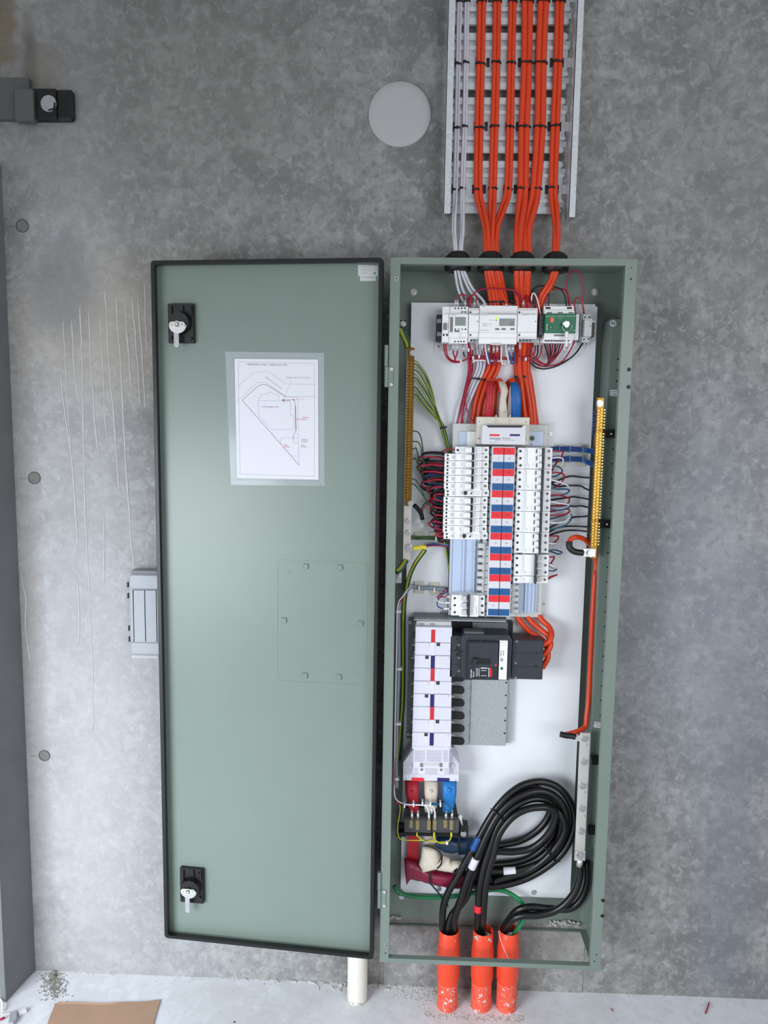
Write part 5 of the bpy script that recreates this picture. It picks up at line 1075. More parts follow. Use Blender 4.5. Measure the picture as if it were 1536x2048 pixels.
# ---------------------------------------------------------------- conduits
def conduit(nm, x0, x1, ytop, w, label, flecks):
    um = (G.px(x0, ytop, w)[0]+G.px(x1, ytop, w)[0])/2; zt_ = G.px((x0+x1)/2, ytop, w+.02)[1]
    t = thing('conduit', label, 'conduit', (um, -w, 0), 'orange conduits rising from the floor')
    R0 = .0288; zs1 = G.px((x0+x1)/2, 1968, w+.03)[1]; zs0 = zs1-.012; zc = G.px((x0+x1)/2, 1909, w+.03)[1]
    b = MB('pvcorange'); b.lathe((um, -w, 0), (0, 0, 1), [(zs0, R0), (zs1, R0*1.10), (zc-.004, R0*1.10), (zc+.012, R0), (zt_, R0*.985), (zt_+.0005, R0*.97), (zt_, R0*.92), (zt_-.06, R0*.92)], 40); b.use('pvcdusty').lathe((um, -w, 0), (0, 0, 1), [(-.01, R0), (zs0, R0)], 40); b.build('pipe', t)
    b = MB('paper')
    for k in range(flecks+3):
        a = rnd.uniform(-2.3, -.8); z = rnd.uniform(.0, .085); r = R0+.0002; c = V((um+r*math.cos(a), -w+r*math.sin(a), z)); tv = V((-math.sin(a), math.cos(a), 0)); s_ = rnd.uniform(.0006, .0028)
        s_ = s_ if k < flecks else rnd.uniform(.005, .0075); q = [c+tv*s_*math.cos(g)*rnd.uniform(.5, 1.2)+V((0, 0, 1))*s_*math.sin(g)*rnd.uniform(.4, 1) for g in [i*math.pi/3 for i in range(6)]]
        q = [V((um, -w, p.z))+(V((p.x-um, p.y+w, 0)).normalized()*r) for p in q]; b.add(q, [tuple(range(6))])
    b.build('plaster_flecks', t, kind='stuff')
    lumps('plaster_plug', [(um+rnd.uniform(-.02, .02), -w+rnd.uniform(-.022, .012), zt_-.014+rnd.uniform(-.004, .006), rnd.uniform(.004, .009)) for _ in range(26)], 'mortar', t, kind='stuff')
    return t
conduit('c', 877, 919, 1868, .072, 'left orange conduit, chipped and plaster flecked, with two black cables', 45)
conduit('c', 943.5, 989, 1869, .068, 'middle orange conduit with plaster packed beside its cables', 16)
conduit('c', 995.5, 1039.5, 1868, .068, 'right orange conduit with the green cable entering it', 20)
sp = [(rnd.uniform(.49, .575), -.006-abs(rnd.gauss(0, .004)), Z0+.016+rnd.uniform(0, .012), rnd.uniform(.002, .006)) for _ in range(60)]+[(rnd.uniform(.01, .055), -.006-abs(rnd.gauss(0, .003)), Z0+.014+rnd.uniform(0, .008), rnd.uniform(.002, .005)) for _ in range(30)]
lumps('plaster_smear', sp, 'mortar', en, kind='stuff')
t = thing('waste_pipe', 'short white plastic pipe standing on the floor below the open door', 'pipe', FL.P(713, 2005, 0))
pw = -FL.P(713, 2012, 0).y+0; pu = (G.px(691, 1960, pw)[0]+G.px(736, 1960, pw)[0])/2; R0 = .029
b = MB('pvcwhite'); b.lathe((pu, -pw+R0, 0), (0, 0, 1), [(0, R0), (.38, R0), (.38, R0*.9), (.3, R0*.9)], 40); b.build('pipe', t)
lumps('mortar_collar', [(pu+(R0+.001)*math.cos(a), -pw+R0+(R0+.001)*math.sin(a), rnd.uniform(0, .008), rnd.uniform(.0015, .004)) for a in [rnd.uniform(0, 6.28) for _ in range(60)]], 'mortar', t, kind='stuff')
# ---------------------------------------------------------------- grey junction box behind the door
t = thing('junction_box', 'grey plastic ribbed junction box on the wall half hidden behind the door', 'junction box', G.P(300, 1230, 0))
b = MB('boxgrey'); b.pbox(258, 1144, 400, 1312, 0, .045, .006); b.build('box', t)
b = MB('boxgrey'); b.pbox(258, 1150, 400, 1180, .045, .056, .004); b.build('lid_end', t); b = MB('boxgrey'); b.pbox(261, 1285, 400, 1311, .045, .056, .004); b.build('lid_end', t)
for k, x in enumerate((266.5, 289.5, 312.5, 335.5, 358.5)):
    b = MB('boxgrey'); b.prism([(x+.8, 1181), (x+21.8, 1181), (x+22.6, 1230), (x+23.8, 1284), (x+2.8, 1284), (x+1.6, 1230)], .045, .053); b.build('lid_rib', t)
MB('gapdark').pbox(266, 1181, 385, 1284, .045, .0458).build('lid_recess', t)
for y in (1170, 1192, 1257, 1279): MB('ink').pbox(253.5+(y-1170)*.03, y-5, 256+(y-1170)*.03, y+5, .02, .03).build('hinge_pin', t)
MB('discgrey').pbox(262, 1310, 318, 1318, 0, .03, .002).build('base_lip', t)
# ---------------------------------------------------------------- floor things
t0 = thing('cardboard_sheet', 'brown piece of cardboard lying on the floor by the wall', 'cardboard', FL.P(210, 2030, 0))
b = MB('cardboard', FL); F4 = [(111, 2006), (150, 2005), (200, 2007), (250, 2004), (290, 2003), (321, 1999), (313, 2024), (303, 2060), (290, 2110), (80, 2110), (97, 2040)]
q = [FL.px(x, y, .004) for x, y in F4]; b.prism(q, .001, .0045, px=False); b.build('sheet', t0)
b = MB('cardedge', FL); b.strip([(113, 2006.5), (150, 2006), (200, 2008), (235, 2006)], .006, .0045, .0002); b.build('torn_edge', t0)
tag(MB('wirewhite').tube([FL.P(x, y, .001)+V((0, 0, z)) for x, y, z in ((619, 1966, .001), (626, 1968, .004), (633, 1974, .004), (637, 1982, .001))], .0011, n=6).build('wire_offcut'), 'thin white curled wire offcut on the floor left of the white pipe', 'wire')
tag(MB('crimson').tube([FL.P(1418, 2005, .003), FL.P(1416, 2013, .004), FL.P(1411, 2027, .002)], .0018, n=6).build('wire_offcut'), 'small red wire offcut on the floor at the right', 'wire')
tag(MB('crimson').tube([FL.P(1222, 2017, .002), FL.P(1226, 2022, .002)], .0012, n=6).build('wire_offcut'), 'tiny red wire snippet on the floor below the enclosure corner', 'wire')
bb = MB('black'); p = FL.P(469, 2044, 0); bb.cyl(p, p+V((0, 0, .0004)), .0028, 12); tag(bb.build('pebble'), 'tiny round black speck on the floor near the cardboard', 'debris')
t = thing('cable_connector', 'grey plastic cable connector with a white plug at the bottom left corner', 'connector', FL.P(28, 2030, 0))
b = MB('tealblue'); b = MB('boxgrey', FL); b.prism([(20, 2024), (34, 2022), (33, 2036), (26, 2044), (17, 2046)], .001, .014); b.build('clip_body', t); b = MB('wirewhite', FL); b.prism([(34, 2021), (50, 2015), (53, 2020), (38, 2027)], .001, .010); b.build('plug', t)
b = MB('tin', FL); b.tube([FL.P(0, 2029, .004), FL.P(14, 2028, .006), FL.P(24, 2025, .008), FL.P(36, 2020, .006)], .0014, n=6); b.build('wire', t)
tag(MB('crimson').tube([FL.P(-4, 2040, .004), FL.P(3, 2038, .006), FL.P(9, 2035, .005)], .003, n=8).build('wire_offcut'), 'short thick red wire end at the bottom left corner', 'wire')
tag(MB('pvcwhite').tube([FL.P(-6, 1992, .01), FL.P(2, 2000, .012), FL.P(6, 2010, .01), FL.P(5, 2022, .006)], .003, n=8).build('wire_offcut'), 'curled white cable end at the foot of the steel column', 'wire')
# ---------------------------------------------------------------- wiring
def wires(lst, group, r, sub=6, n=7):
    for label, m, pts in lst: wire('wire', label, 'wire', group, pts, r, m, n=n, sub=sub)
k3 = lambda q: [(880+a/4.8, 540+c/4.8, d) for a, c, d in q]            # crop above the meters
k4 = lambda q: [(870+a/4.6545, 670+c/4.6545, d) for a, c, d in q]      # crop below the meters
wires([
 ('crimson wire arching from the narrow breaker over to the timer top', 'crimson', k3([(155, 350, .06), (165, 270, .065), (210, 235, .07), (255, 250, .07), (272, 300, .065), (275, 350, .06)])),
 ('crimson wire arching behind it above the timer', 'crimson', k3([(240, 350, .055), (250, 290, .058), (270, 268, .06), (290, 300, .06), (290, 350, .055)])),
 ('short crimson hoop just left of the white cables', 'crimson', k3([(290, 350, .07), (295, 260, .072), (330, 235, .074), (350, 280, .07), (330, 350, .06)])),
 ('long crimson wire arching across in front of the orange bundle', 'crimson', k3([(285, 350, .075), (300, 270, .08), (350, 205, .082), (430, 180, .084), (560, 178, .085), (680, 190, .085), (740, 210, .08), (780, 250, .075), (790, 350, .06)])),
 ('second crimson wire dropping beside the right orange cables', 'crimson', k3([(700, 195, .075), (740, 240, .07), (770, 290, .065), (775, 350, .06)])),
 ('crimson wire leaning into the expansion module, leftmost', 'crimson', k3([(860, 200, .05), (830, 250, .06), (800, 310, .065), (795, 355, .06)])),
 ('crimson wire leaning into the expansion module, next along', 'crimson', k3([(890, 210, .05), (860, 260, .06), (840, 310, .065), (835, 360, .06)])),
 ('crimson wire leaning into the expansion module, third along', 'crimson', k3([(905, 220, .05), (880, 260, .058), (868, 310, .062), (868, 360, .06)])),
 ('crimson wire hooking over to the right end of the expansion module', 'crimson', k3([(880, 330, .055), (885, 250, .06), (905, 235, .06), (925, 290, .055), (925, 400, .05), (935, 700, .045)])),
 ('white wire hooking over behind the expansion module', 'wirewhite', k3([(875, 300, .06), (885, 235, .065), (905, 225, .066), (930, 270, .062), (950, 350, .058), (965, 430, .055)])),
 ('crimson wire dropping into the left top of the green controller', 'crimson', k3([(935, 260, .05), (975, 180, .055), (1010, 170, .06), (1026, 230, .06), (1015, 345, .055)])),
 ('crimson wire crossing to the left controller terminal from the gland', 'crimson', k3([(920, 270, .045), (960, 205, .05), (1000, 150, .055)])),
 ('black wire dropping into the left top of the green controller', 'wireblack', k3([(875, 210, .05), (920, 165, .055), (985, 150, .06), (1035, 185, .06), (1045, 260, .06), (1040, 345, .055)])),
 ('black wire arching across to the right top of the green controller', 'wireblack', k3([(990, 155, .06), (1060, 160, .066), (1140, 175, .07), (1190, 230, .07), (1215, 345, .06)])),
 ('crimson wire running down into the right top of the green controller', 'crimson', k3([(1060, 185, .05), (1150, 185, .06), (1200, 190, .062), (1225, 250, .062), (1240, 345, .055)])),
 ('tall crimson hoop rising above the green controller, left leg', 'crimson', k3([(1250, 350, .06), (1240, 250, .064), (1215, 170, .066), (1230, 60, .07), (1265, 12, .072), (1320, 12, .072), (1355, 50, .07), (1375, 150, .066), (1370, 300, .06), (1385, 420, .055)])),
 ('small crimson hoop between the controller and the end contactor', 'crimson', k3([(1310, 440, .05), (1290, 340, .055), (1300, 280, .06), (1325, 265, .06), (1355, 290, .06), (1375, 380, .056), (1380, 430, .05)])),
], 'control wires above the meters', .0019)
wires([
 ('thick crimson wire leaving the narrow breaker and curving right', 'crimson', k4([(85, 60, .055), (85, 130, .06), (105, 200, .062), (150, 245, .064), (210, 255, .065), (270, 235, .065), (330, 205, .062), (430, 205, .06)])),
 ('crimson wire beside it from the second terminal', 'crimson', k4([(103, 60, .055), (105, 140, .06), (125, 205, .06), (170, 240, .06), (240, 245, .062), (300, 215, .062), (330, 150, .06), (318, 80, .055)])),
 ('crimson wire under the timer, left of two', 'crimson', k4([(175, 80, .055), (170, 160, .06), (185, 215, .062), (195, 250, .063)])),
 ('crimson wire under the timer, right of two', 'crimson', k4([(210, 80, .055), (210, 150, .06), (195, 205, .062), (180, 240, .063)])),
 ('black wire under the timer', 'wireblack', k4([(262, 80, .055), (264, 160, .06), (278, 205, .06)])),
 ('crimson wire dropping straight behind the white module into the bundle', 'crimson', k4([(312, 60, .055), (315, 200, .06), (312, 300, .055), (322, 420, .05)])),
 ('crimson wire running right under the energy meter, upper', 'crimson', k4([(330, 195, .058), (430, 198, .06), (560, 205, .06), (700, 215, .058), (800, 215, .055), (870, 205, .055), (925, 170, .055), (935, 60, .05)])),
 ('crimson wire running right under the energy meter, lower', 'crimson', k4([(340, 222, .056), (440, 222, .06), (560, 225, .06), (700, 232, .058), (850, 240, .055), (940, 230, .055), (985, 170, .056), (995, 60, .052)])),
 ('white wire running right under the energy meter', 'wirewhite', k4([(345, 255, .05), (390, 235, .055), (470, 238, .06), (560, 245, .062), (640, 245, .062), (700, 250, .06)])),
 ('second white wire below the energy meter', 'wirewhite', k4([(350, 232, .052), (450, 230, .056), (560, 236, .06), (700, 240, .058)])),
 ('crimson wire hanging from the meter terminals at the left', 'crimson', k4([(442, 90, .06), (460, 160, .064), (485, 250, .066), (498, 275, .066)])),
 ('white wire hanging from the meter terminals at the left', 'wirewhite', k4([(465, 90, .06), (475, 160, .066), (495, 240, .068), (505, 272, .068)])),
 ('blue wire hanging from the meter terminals at the left', 'wireblue', k4([(495, 90, .06), (500, 180, .066), (512, 250, .07), (512, 275, .07)])),
 ('left crimson wire of the middle meter terminals', 'crimson', k4([(555, 90, .06), (553, 200, .066), (555, 290, .07)])),
 ('right crimson wire of the middle meter terminals', 'crimson', k4([(590, 90, .06), (588, 170, .066), (575, 240, .068), (575, 285, .07)])),
 ('left white wire of the middle meter terminals', 'wirewhite', k4([(628, 90, .06), (618, 180, .066), (618, 240, .07), (632, 268, .07), (655, 262, .068)])),
 ('right white wire of the middle meter terminals', 'wirewhite', k4([(658, 90, .06), (665, 160, .066), (685, 240, .068), (690, 262, .068)])),
 ('left blue wire of the meter terminals', 'wireblue', k4([(685, 90, .06), (690, 160, .066), (712, 240, .068), (705, 268, .068)])),
 ('right blue wire of the meter terminals', 'wireblue', k4([(715, 90, .06), (735, 160, .066), (748, 240, .068), (730, 265, .068), (705, 262, .066)])),
 ('crimson wire falling from the expansion module, left', 'crimson', k4([(765, 70, .055), (780, 150, .06), (790, 205, .058)])),
 ('crimson wire falling from the expansion module, right', 'crimson', k4([(890, 70, .055), (880, 130, .06), (850, 190, .058), (790, 215, .056)])),
 ('crimson wire sweeping from the relay socket down to the knot', 'crimson', k4([(885, 130, .055), (920, 190, .058), (980, 250, .06), (1040, 280, .062)])),
 ('second crimson wire sweeping down to the knot', 'crimson', k4([(870, 185, .05), (930, 235, .056), (990, 268, .06), (1050, 270, .062)])),
 ('black wire falling between the expansion module and controller', 'wireblack', k4([(955, 60, .055), (958, 150, .058), (945, 200, .058), (910, 220, .056)])),
 ('first black wire fanning down from the controller', 'wireblack', k4([(1020, 85, .055), (1045, 170, .06), (1055, 250, .062), (1030, 290, .062)])),
 ('first crimson wire fanning down from the controller', 'crimson', k4([(1045, 85, .055), (1062, 170, .06), (1062, 250, .062), (1035, 292, .062)])),
 ('second black wire fanning down from the controller', 'wireblack', k4([(1068, 85, .055), (1078, 170, .06), (1065, 250, .062), (1020, 290, .062)])),
 ('second crimson wire fanning down from the controller', 'crimson', k4([(1095, 85, .055), (1090, 170, .06), (1065, 250, .063), (1020, 285, .062)])),
 ('third black wire fanning down from the controller', 'wireblack', k4([(1120, 85, .055), (1110, 170, .06), (1072, 250, .064), (1025, 292, .062)])),
 ('third crimson wire fanning down from the controller', 'crimson', k4([(1145, 85, .055), (1120, 170, .06), (1080, 245, .064), (1025, 288, .062)])),
 ('fourth black wire fanning down from the controller', 'wireblack', k4([(1168, 85, .055), (1138, 170, .06), (1085, 245, .064), (1020, 288, .062)])),
 ('fourth crimson wire fanning down from the controller', 'crimson', k4([(1195, 85, .055), (1160, 160, .06), (1095, 245, .064), (1030, 290, .062)])),
 ('long crimson wire from the controller right side to the knot', 'crimson', k4([(1300, 55, .05), (1260, 140, .054), (1200, 230, .056), (1130, 275, .056), (1030, 290, .055), (960, 285, .055)])),
 ('long black wire sweeping down from the end contactor', 'wireblack', k4([(1375, 75, .05), (1320, 160, .052), (1240, 230, .054), (1130, 290, .054), (1020, 315, .054), (940, 300, .052), (890, 260, .05), (870, 240, .045)])),
 ('second long black wire sweeping below the controller', 'wireblack', k4([(1370, 80, .046), (1300, 180, .048), (1200, 250, .05), (1100, 282, .05), (1000, 290, .05), (930, 260, .048), (880, 225, .045)])),
], 'control wires below the meters', .0021)
for x, y in ((881, 719), (1023+0, 722)): pass
for (x, y, nm) in ((922, 722.5, 'under the timer'), (946.5, 715.5, 'left of the meter'), (958.5, 713, 'below the meter edge'), (1052, 718, 'below the expansion module'), (937.5, 700, 'on the falling crimson wire')):
    b = MB('wirewhite'); b.pbox(x-1.6, y-3.2, x+1.6, y+3.2, .058, .072, .0006); tag(b.build('cable_tie'), 'tiny white cable tie '+nm, 'cable tie', 'white ties on the control wires')
sl = [(887, 680, 'left breaker terminal'), (891, 681, 'right breaker terminal'), (907, 694, 'left timer terminal'), (914.5, 694, 'right timer terminal'), (927, 697, 'black timer wire'), (964, 694, 'left meter wire'), (977.5, 698, 'blue meter wire'), (987.5, 699, 'middle crimson meter wire'), (994.5, 698, 'right crimson meter wire'), (1003, 697, 'white meter wire'), (1018, 698, 'right blue meter wire'), (1026, 697, 'far right blue meter wire'), (1040, 692, 'expansion module wire'), (1071, 684, 'expansion end wire'), (1076, 683, 'black relay wire'), (1082.5, 683, 'relay end wire'), (911, 606, 'timer top wire'), (915, 606, 'second timer top wire'), (930.5, 606, 'timer right wire'), (949, 607, 'module top wire'), (1046.5, 606, 'expansion top wire')]
for x, y, nm in sl:
    b = MB('clearplastic'); b.ptube([(x, y-7, .066), (x, y+7, .066)], .0034, n=10, sub=1); b.use('wirewhite').ptube([(x, y-2, .0665), (x, y+2, .0665)], .0028, n=8, sub=1); tag(b.build('wire_ferrule'), 'clear sleeved wire ferrule on the '+nm, 'ferrule', 'clear sleeves on the control wires')
wires([('first crimson wire running down left of the white cables', 'crimson', [(936, 700, .05), (937, 740, .052), (934, 760, .052), (925, 800, .05), (913, 855, .045)]),
 ('second crimson wire running down left of the white cables', 'crimson', [(941, 700, .05), (942, 740, .054), (938, 765, .055), (930, 800, .052), (920, 855, .045)]),
 ('third crimson wire running down left of the white cables', 'crimson', [(945, 700, .05), (945, 740, .05), (936, 775, .06), (926, 810, .06), (926, 855, .05)]),
 ('crimson wire curving right towards the cream cover', 'crimson', [(938, 700, .052), (939, 745, .056), (932, 780, .062), (932, 810, .064), (942, 838, .062), (956, 850, .06)]),
 ('white wire at the left of the crimson ones entering the chassis', 'wirewhite', [(930, 780, .046), (918, 810, .046), (911, 840, .044), (908, 860, .042)])], 'crimson wires running into the chassis', .0024)
# earth wires from the earth bar
eg = []
starts = [(829, 723, 'first'), (829, 729, 'second'), (829, 735, 'third'), (829, 741, 'fourth'), (828, 749, 'fifth'), (828, 756, 'sixth'), (828, 762, 'seventh'), (828, 775, 'eighth'), (828, 782, 'ninth'), (828, 789, 'tenth'), (827, 795, 'eleventh')]
for k, (x, y, nm) in enumerate(starts):
    bx = 868-2.3*k*.7; by = 752+k*7.5
    eg.append(('green and yellow earth wire from the brass bar, %s from the top' % nm, ('earth', 'earthgreen')[k % 2], [(x-4, y, .112), (x+5, y+1, .108)]+[(x+6+(885-x-6)*f**g_+(k % 3-1)*1.5*f, y+2+(850-y)*f, .106-.052*f) for f, g_ in ((.16, .62+.05*k), (.4, .62+.045*k), (.7, .8+.02*k))]+[(885+(k % 4)*2.4-3.5, 855, .047+.004*(k % 3)), (896+(k % 4)*2-4, 893, .045), (901, 915, .042)]))
wires(eg, 'striped earth wires at the top of the earth bar', .0019)
low = [(826, 862, [(838, 866), (844, 885), (846, 912), (842, 940)]), (826, 883, [(836, 884), (842, 895), (845, 915)]), (826, 898, [(832, 896), (836, 910), (838, 930)]), (825, 918, [(831, 917), (836, 930), (840, 945)]), (824, 958, [(833, 962), (843, 980), (852, 1000), (862, 1015)]), (824, 968, [(832, 972), (845, 990), (858, 1008), (868, 1022)])]
wires([('dark green earth wire from the lower earth bar, %s of six' % ordn[i], 'earthgreen', [(x-3, y, .112), (x+2, y, .11)]+[(a, c, .09-.008*j) for j, (a, c) in enumerate(q)]+[(q[-1][0]+14, q[-1][1]+22, .05)]) for i, (x, y, q) in enumerate(low)], 'earth wires low on the earth bar', .0017)
tie('black cable tie round the striped earth wires left of the chassis', 'black ties inside the enclosure', 887, 855, .052, .0085, .009, .4, .002)
tag(MB('black').ptube([(829, 1011, .1), (836, 1018, .09), (842, 1027, .08), (845, 1038, .07)], .006, n=8).build('taped_splice'), 'short black taped splice below the brass earth bar', 'splice')
t = thing('clear_connector', 'clear round plastic connector hanging beside the earth bar', 'connector', G.P(838, 1042, .07))
for x, y, r in ((835, 1041, .009), (842, 1050, .0085), (838, 1044, .005)):
    b = MB('clearplastic'); b.lathe(G.P(x, y, .062), G.w, [(0, r), (.012, r), (.014, r*.7), (.014, 0)], 20); b.build('barrel', t)
wires([('crimson wire curling from the clear connector to the breaker wiring', 'crimson', [(843, 1036, .075), (846, 1020, .075), (853, 1010, .07), (866, 1004, .065)]), ('black wire curling beside it from the clear connector', 'wireblack', [(841, 1034, .07), (843, 1018, .07), (850, 1007, .068), (864, 1001, .06)])], 'wires at the clear connector', .0019)
wires([('upper striped earth wire tied along the plate to the earth bar', 'earth', [(822, 1072, .1), (832, 1074, .06), (855, 1074, .045), (880, 1076, .045), (893, 1082, .045), (899, 1110, .042), (902, 1140, .04)]), ('lower striped earth wire tied along the plate to the earth bar', 'earth', [(822, 1077, .1), (832, 1078, .06), (855, 1078, .047), (878, 1080, .047), (889, 1085, .046), (896, 1110, .044), (899, 1150, .04)]),
 ('striped earth wire dropping along the left side of the chassis pan', 'earth', [(886, 1070, .05), (892, 1100, .045), (898, 1140, .042), (901, 1180, .038)])], 'earth wires beside the left breaker column', .0026)
b = MB('black'); b.pbox(877, 1076, 891, 1084, .045, .052, .002); tag(b.build('tape_wrap'), 'black tape wrapped round the earth wires below the left breaker column', 'tape')
t = thing('main_earth_cable', 'thick green and yellow earth cable with a yellow crimp end from the earth bar', 'cable', G.P(830, 1200, .06))
MB('earth').ptube([(850, 1100, .09), (841, 1112, .085), (830, 1128, .08), (820, 1150, .07), (814, 1175, .06), (809, 1205, .055), (807, 1260, .05), (807, 1330, .05), (806, 1400, .05), (803, 1440, .05), (800, 1480, .05), (797, 1520, .04)], .0060, n=12, sub=6).build('striped_sheath', t)
MB('yellow').ptube([(826, 1096, .11), (834, 1096, .105), (843, 1094, .1), (851, 1095, .095)], .0065, n=12).build('crimp_end', t, label='yellow crimp end')
wires([('grey wire running right from the yellow crimp', 'greycable', [(849, 1089, .08), (860, 1085, .06), (880, 1087, .05), (898, 1090, .045)]), ('plum wire running right from the yellow crimp', 'crimson', [(850, 1093, .08), (868, 1091, .06), (885, 1092, .05), (900, 1096, .045)]), ('dark blue wire running right from the yellow crimp', 'wireblue', [(850, 1091, .08), (866, 1088, .062), (884, 1090, .05), (900, 1093, .045)])], 'wires from the yellow crimp', .0021)
# grey loom down the left side
wires([('grey sheathed loom running down the left inner side and round to the plate ties', 'greycable', [(893, 1181, .042), (880, 1178, .042), (860, 1176, .042), (842, 1176, .042), (822, 1173, .045), (812, 1184, .06), (801, 1200, .08), (797, 1222, .085), (797, 1270, .085), (797, 1330, .085), (795, 1400, .085), (793, 1470, .085), (792, 1530, .085), (793, 1575, .085)])], None, .0058, n=12)
wires([('thin white wire bound to the grey loom, turning right under the boots', 'wirewhite', [(822, 1170, .05), (806, 1192, .085), (795, 1215, .095), (793, 1300, .095), (790, 1450, .095), (789, 1560, .096), (789, 1590, .1), (797, 1603, .105), (815, 1609, .11), (840, 1610, .112), (851, 1612, .112), (857, 1622, .112), (858, 1636, .108)]),
 ('second white wire curving down to the fuse block', 'wirewhite', [(843, 1610, .11), (862, 1611, .113), (869, 1620, .112), (870, 1636, .108)]), ('thin crimson wire bound to the grey loom', 'crimson', [(815, 1180, .055), (804, 1200, .088), (792, 1240, .092), (791, 1450, .094), (790, 1590, .097), (803, 1608, .1), (817, 1612, .105), (824, 1620, .106), (824, 1636, .104)]),
 ('crimson wire dropping to the second fuse', 'crimson', [(805, 1609, .1), (828, 1612, .106), (835, 1622, .106), (836, 1636, .104)]),
 ('blue wire dropping to the fifth fuse', 'tealblue', [(800, 1606, .1), (850, 1609, .109), (880, 1610, .11), (889, 1616, .11), (892, 1632, .106)]), ('blue wire dropping to the last fuse', 'tealblue', [(860, 1607, .109), (886, 1607, .111), (899, 1613, .112), (904, 1632, .106)])], 'thin wires over the fuse block', .0019)
for x, y, nm in ((798, 1224, 'at the top bend'), (800, 1339, 'opposite the main switch'), (798, 1449, 'opposite the foot of the lilac segments'), (794, 1559, 'beside the flared hood'), (809, 1612, 'left of the red boot'), (827, 1610, 'over the red boot'), (845, 1608, 'between red and grey boots'), (861, 1609, 'over the grey boot'), (881, 1610, 'left of the blue boot'), (838, 1177, 'on the plate left of the chassis'), (869, 1180, 'on the plate nearest the surge breaker'), (834, 1076, 'on the upper earth wires, left'), (872, 1078, 'on the upper earth wires, right')):
    b = MB('wirewhite'); w_ = .093 if y < 1600 and x < 805 else (.113 if y > 1500 else .05); b.pbox(x-(6 if x < 805 else 1.6), y-(2.2 if x < 805 else 4), x+(4 if x < 805 else 1.6), y+(2.2 if x < 805 else 4.5), w_-.014, w_+.004, .0008); tag(b.build('cable_tie'), 'small white cable tie on the loom '+nm, 'cable tie', 'white ties on the loom')
for x, y in ((824, 1630), (836, 1630), (858, 1632), (863, 1620), (870, 1632), (892, 1630), (904, 1629)):
    nm = {824: 'first', 836: 'second', 858: 'third', 863: 'short spare', 870: 'fourth', 892: 'fifth', 904: 'sixth'}[x]
    b = MB('clearplastic'); b.ptube([(x, y-9, .107), (x, y+7, .103)], .0032, n=10, sub=1); b.use('wirewhite').ptube([(x, y-2.5, .107), (x, y+2.5, .106)], .003, n=8, sub=1); tag(b.build('wire_ferrule'), 'clear wire ferrule over the fuse block, on the %s wire' % nm, 'ferrule', 'clear sleeves over the fuse block')
zf = lambda q: [(780+a/6.4, 1480+c/6.4, d) for a, c, d in q]
wires([('thin yellow-green wire looping down the left and under the fuse block', 'yellowwire', zf([(120, 830, .09), (130, 880, .09), (118, 980, .09), (100, 1080, .09), (100, 1200, .09), (130, 1265, .088), (210, 1282, .085), (320, 1284, .085), (430, 1285, .088), (520, 1290, .09), (620, 1305, .092), (720, 1305, .094)])),
 ('yellow-green wire rising to the second fuse', 'yellowwire', zf([(345, 1190, .09), (352, 1225, .092), (390, 1265, .092), (440, 1288, .09)])), ('bright yellow wire rising to the fourth fuse', 'yellowwire', zf([(565, 1190, .09), (568, 1240, .096), (590, 1290, .098), (650, 1320, .098), (720, 1318, .098), (765, 1280, .098), (785, 1230, .096), (785, 1190, .09)])),
 ('thin dark green wire crossing the grey-white busbar', 'earth', zf([(440, 1290, .09), (500, 1282, .092), (545, 1250, .094), (562, 1210, .09)]))], 'yellow-green wires under the fuse block', .0016)
for a, nm in ((345, 'second'), (565, 'fourth'), (785, 'sixth')):
    b = MB('yellowwire'); b.ptube(zf([(a, 1180, .09), (a, 1235, .095)]), .003 if a > 400 else .0022, n=10, sub=1); tag(b.build('wire_ferrule'), 'yellow-green ferrule under the %s fuse' % nm, 'ferrule', 'yellow ferrules under the fuse block')
b = MB('wirewhite'); b.pbox(892, 1684, 896.5, 1690, .095, .104, .001); tag(b.build('cable_tie'), 'tiny white tie on the yellow wires under the fuse block', 'cable tie')
# wires at the left of the surge breaker
wires([('red wire bending into the top terminal of the surge breaker', 'crimson', [(895, 1177, .045), (884, 1186, .06), (874, 1195, .08), (884, 1194, .085), (904, 1193, .085)]), ('white wire into the middle terminal of the surge breaker', 'wirewhite', [(896, 1179, .044), (880, 1190, .058), (874, 1200, .07), (884, 1205, .08), (904, 1206, .085)]), ('dark blue wire curling into the bottom terminal of the surge breaker', 'wireblue', [(896, 1182, .044), (884, 1190, .055), (875, 1202, .065), (876, 1213, .07), (886, 1217, .08), (904, 1218, .085)])], 'wires of the surge breaker', .0018)
for x, y, nm in ((896, 1193.5, 'top'), (896, 1205.5, 'middle'), (893, 1217.5, 'bottom')):
    b = MB('wirewhite'); b.ptube([(x-6, y, .084), (x+6, y, .085)], .0026, n=10, sub=1); tag(b.build('wire_ferrule'), 'white ferrule at the %s left terminal of the surge breaker' % nm, 'ferrule', 'ferrules of the surge breaker')
# adhesive tie bases on the plate
for x, y, nm in ((838, 1168, 'left, above the grey loom'), (868, 1170, 'right, above the grey loom'), (838, 1182, 'left, below the grey loom'), (870, 1184, 'right, below the grey loom'), (838, 1069, 'left, above the earth wires'), (868, 1069, 'right, above the earth wires'), (1119, 893, 'left, above the blue wires'), (1166, 893, 'right, above the blue wires'), (1165, 912, 'between the two blue bundles'), (1122, 928, 'left, below the blue bundles'), (1162, 928, 'right, below the blue bundles')):
    b = MB('glue'); b.pbox(x-10, y-5, x+10, y+5, .030, .0345, .0015); tag(b.build('tie_base'), 'pale adhesive tie base on the plate, '+nm, 'tie base', 'adhesive tie bases')
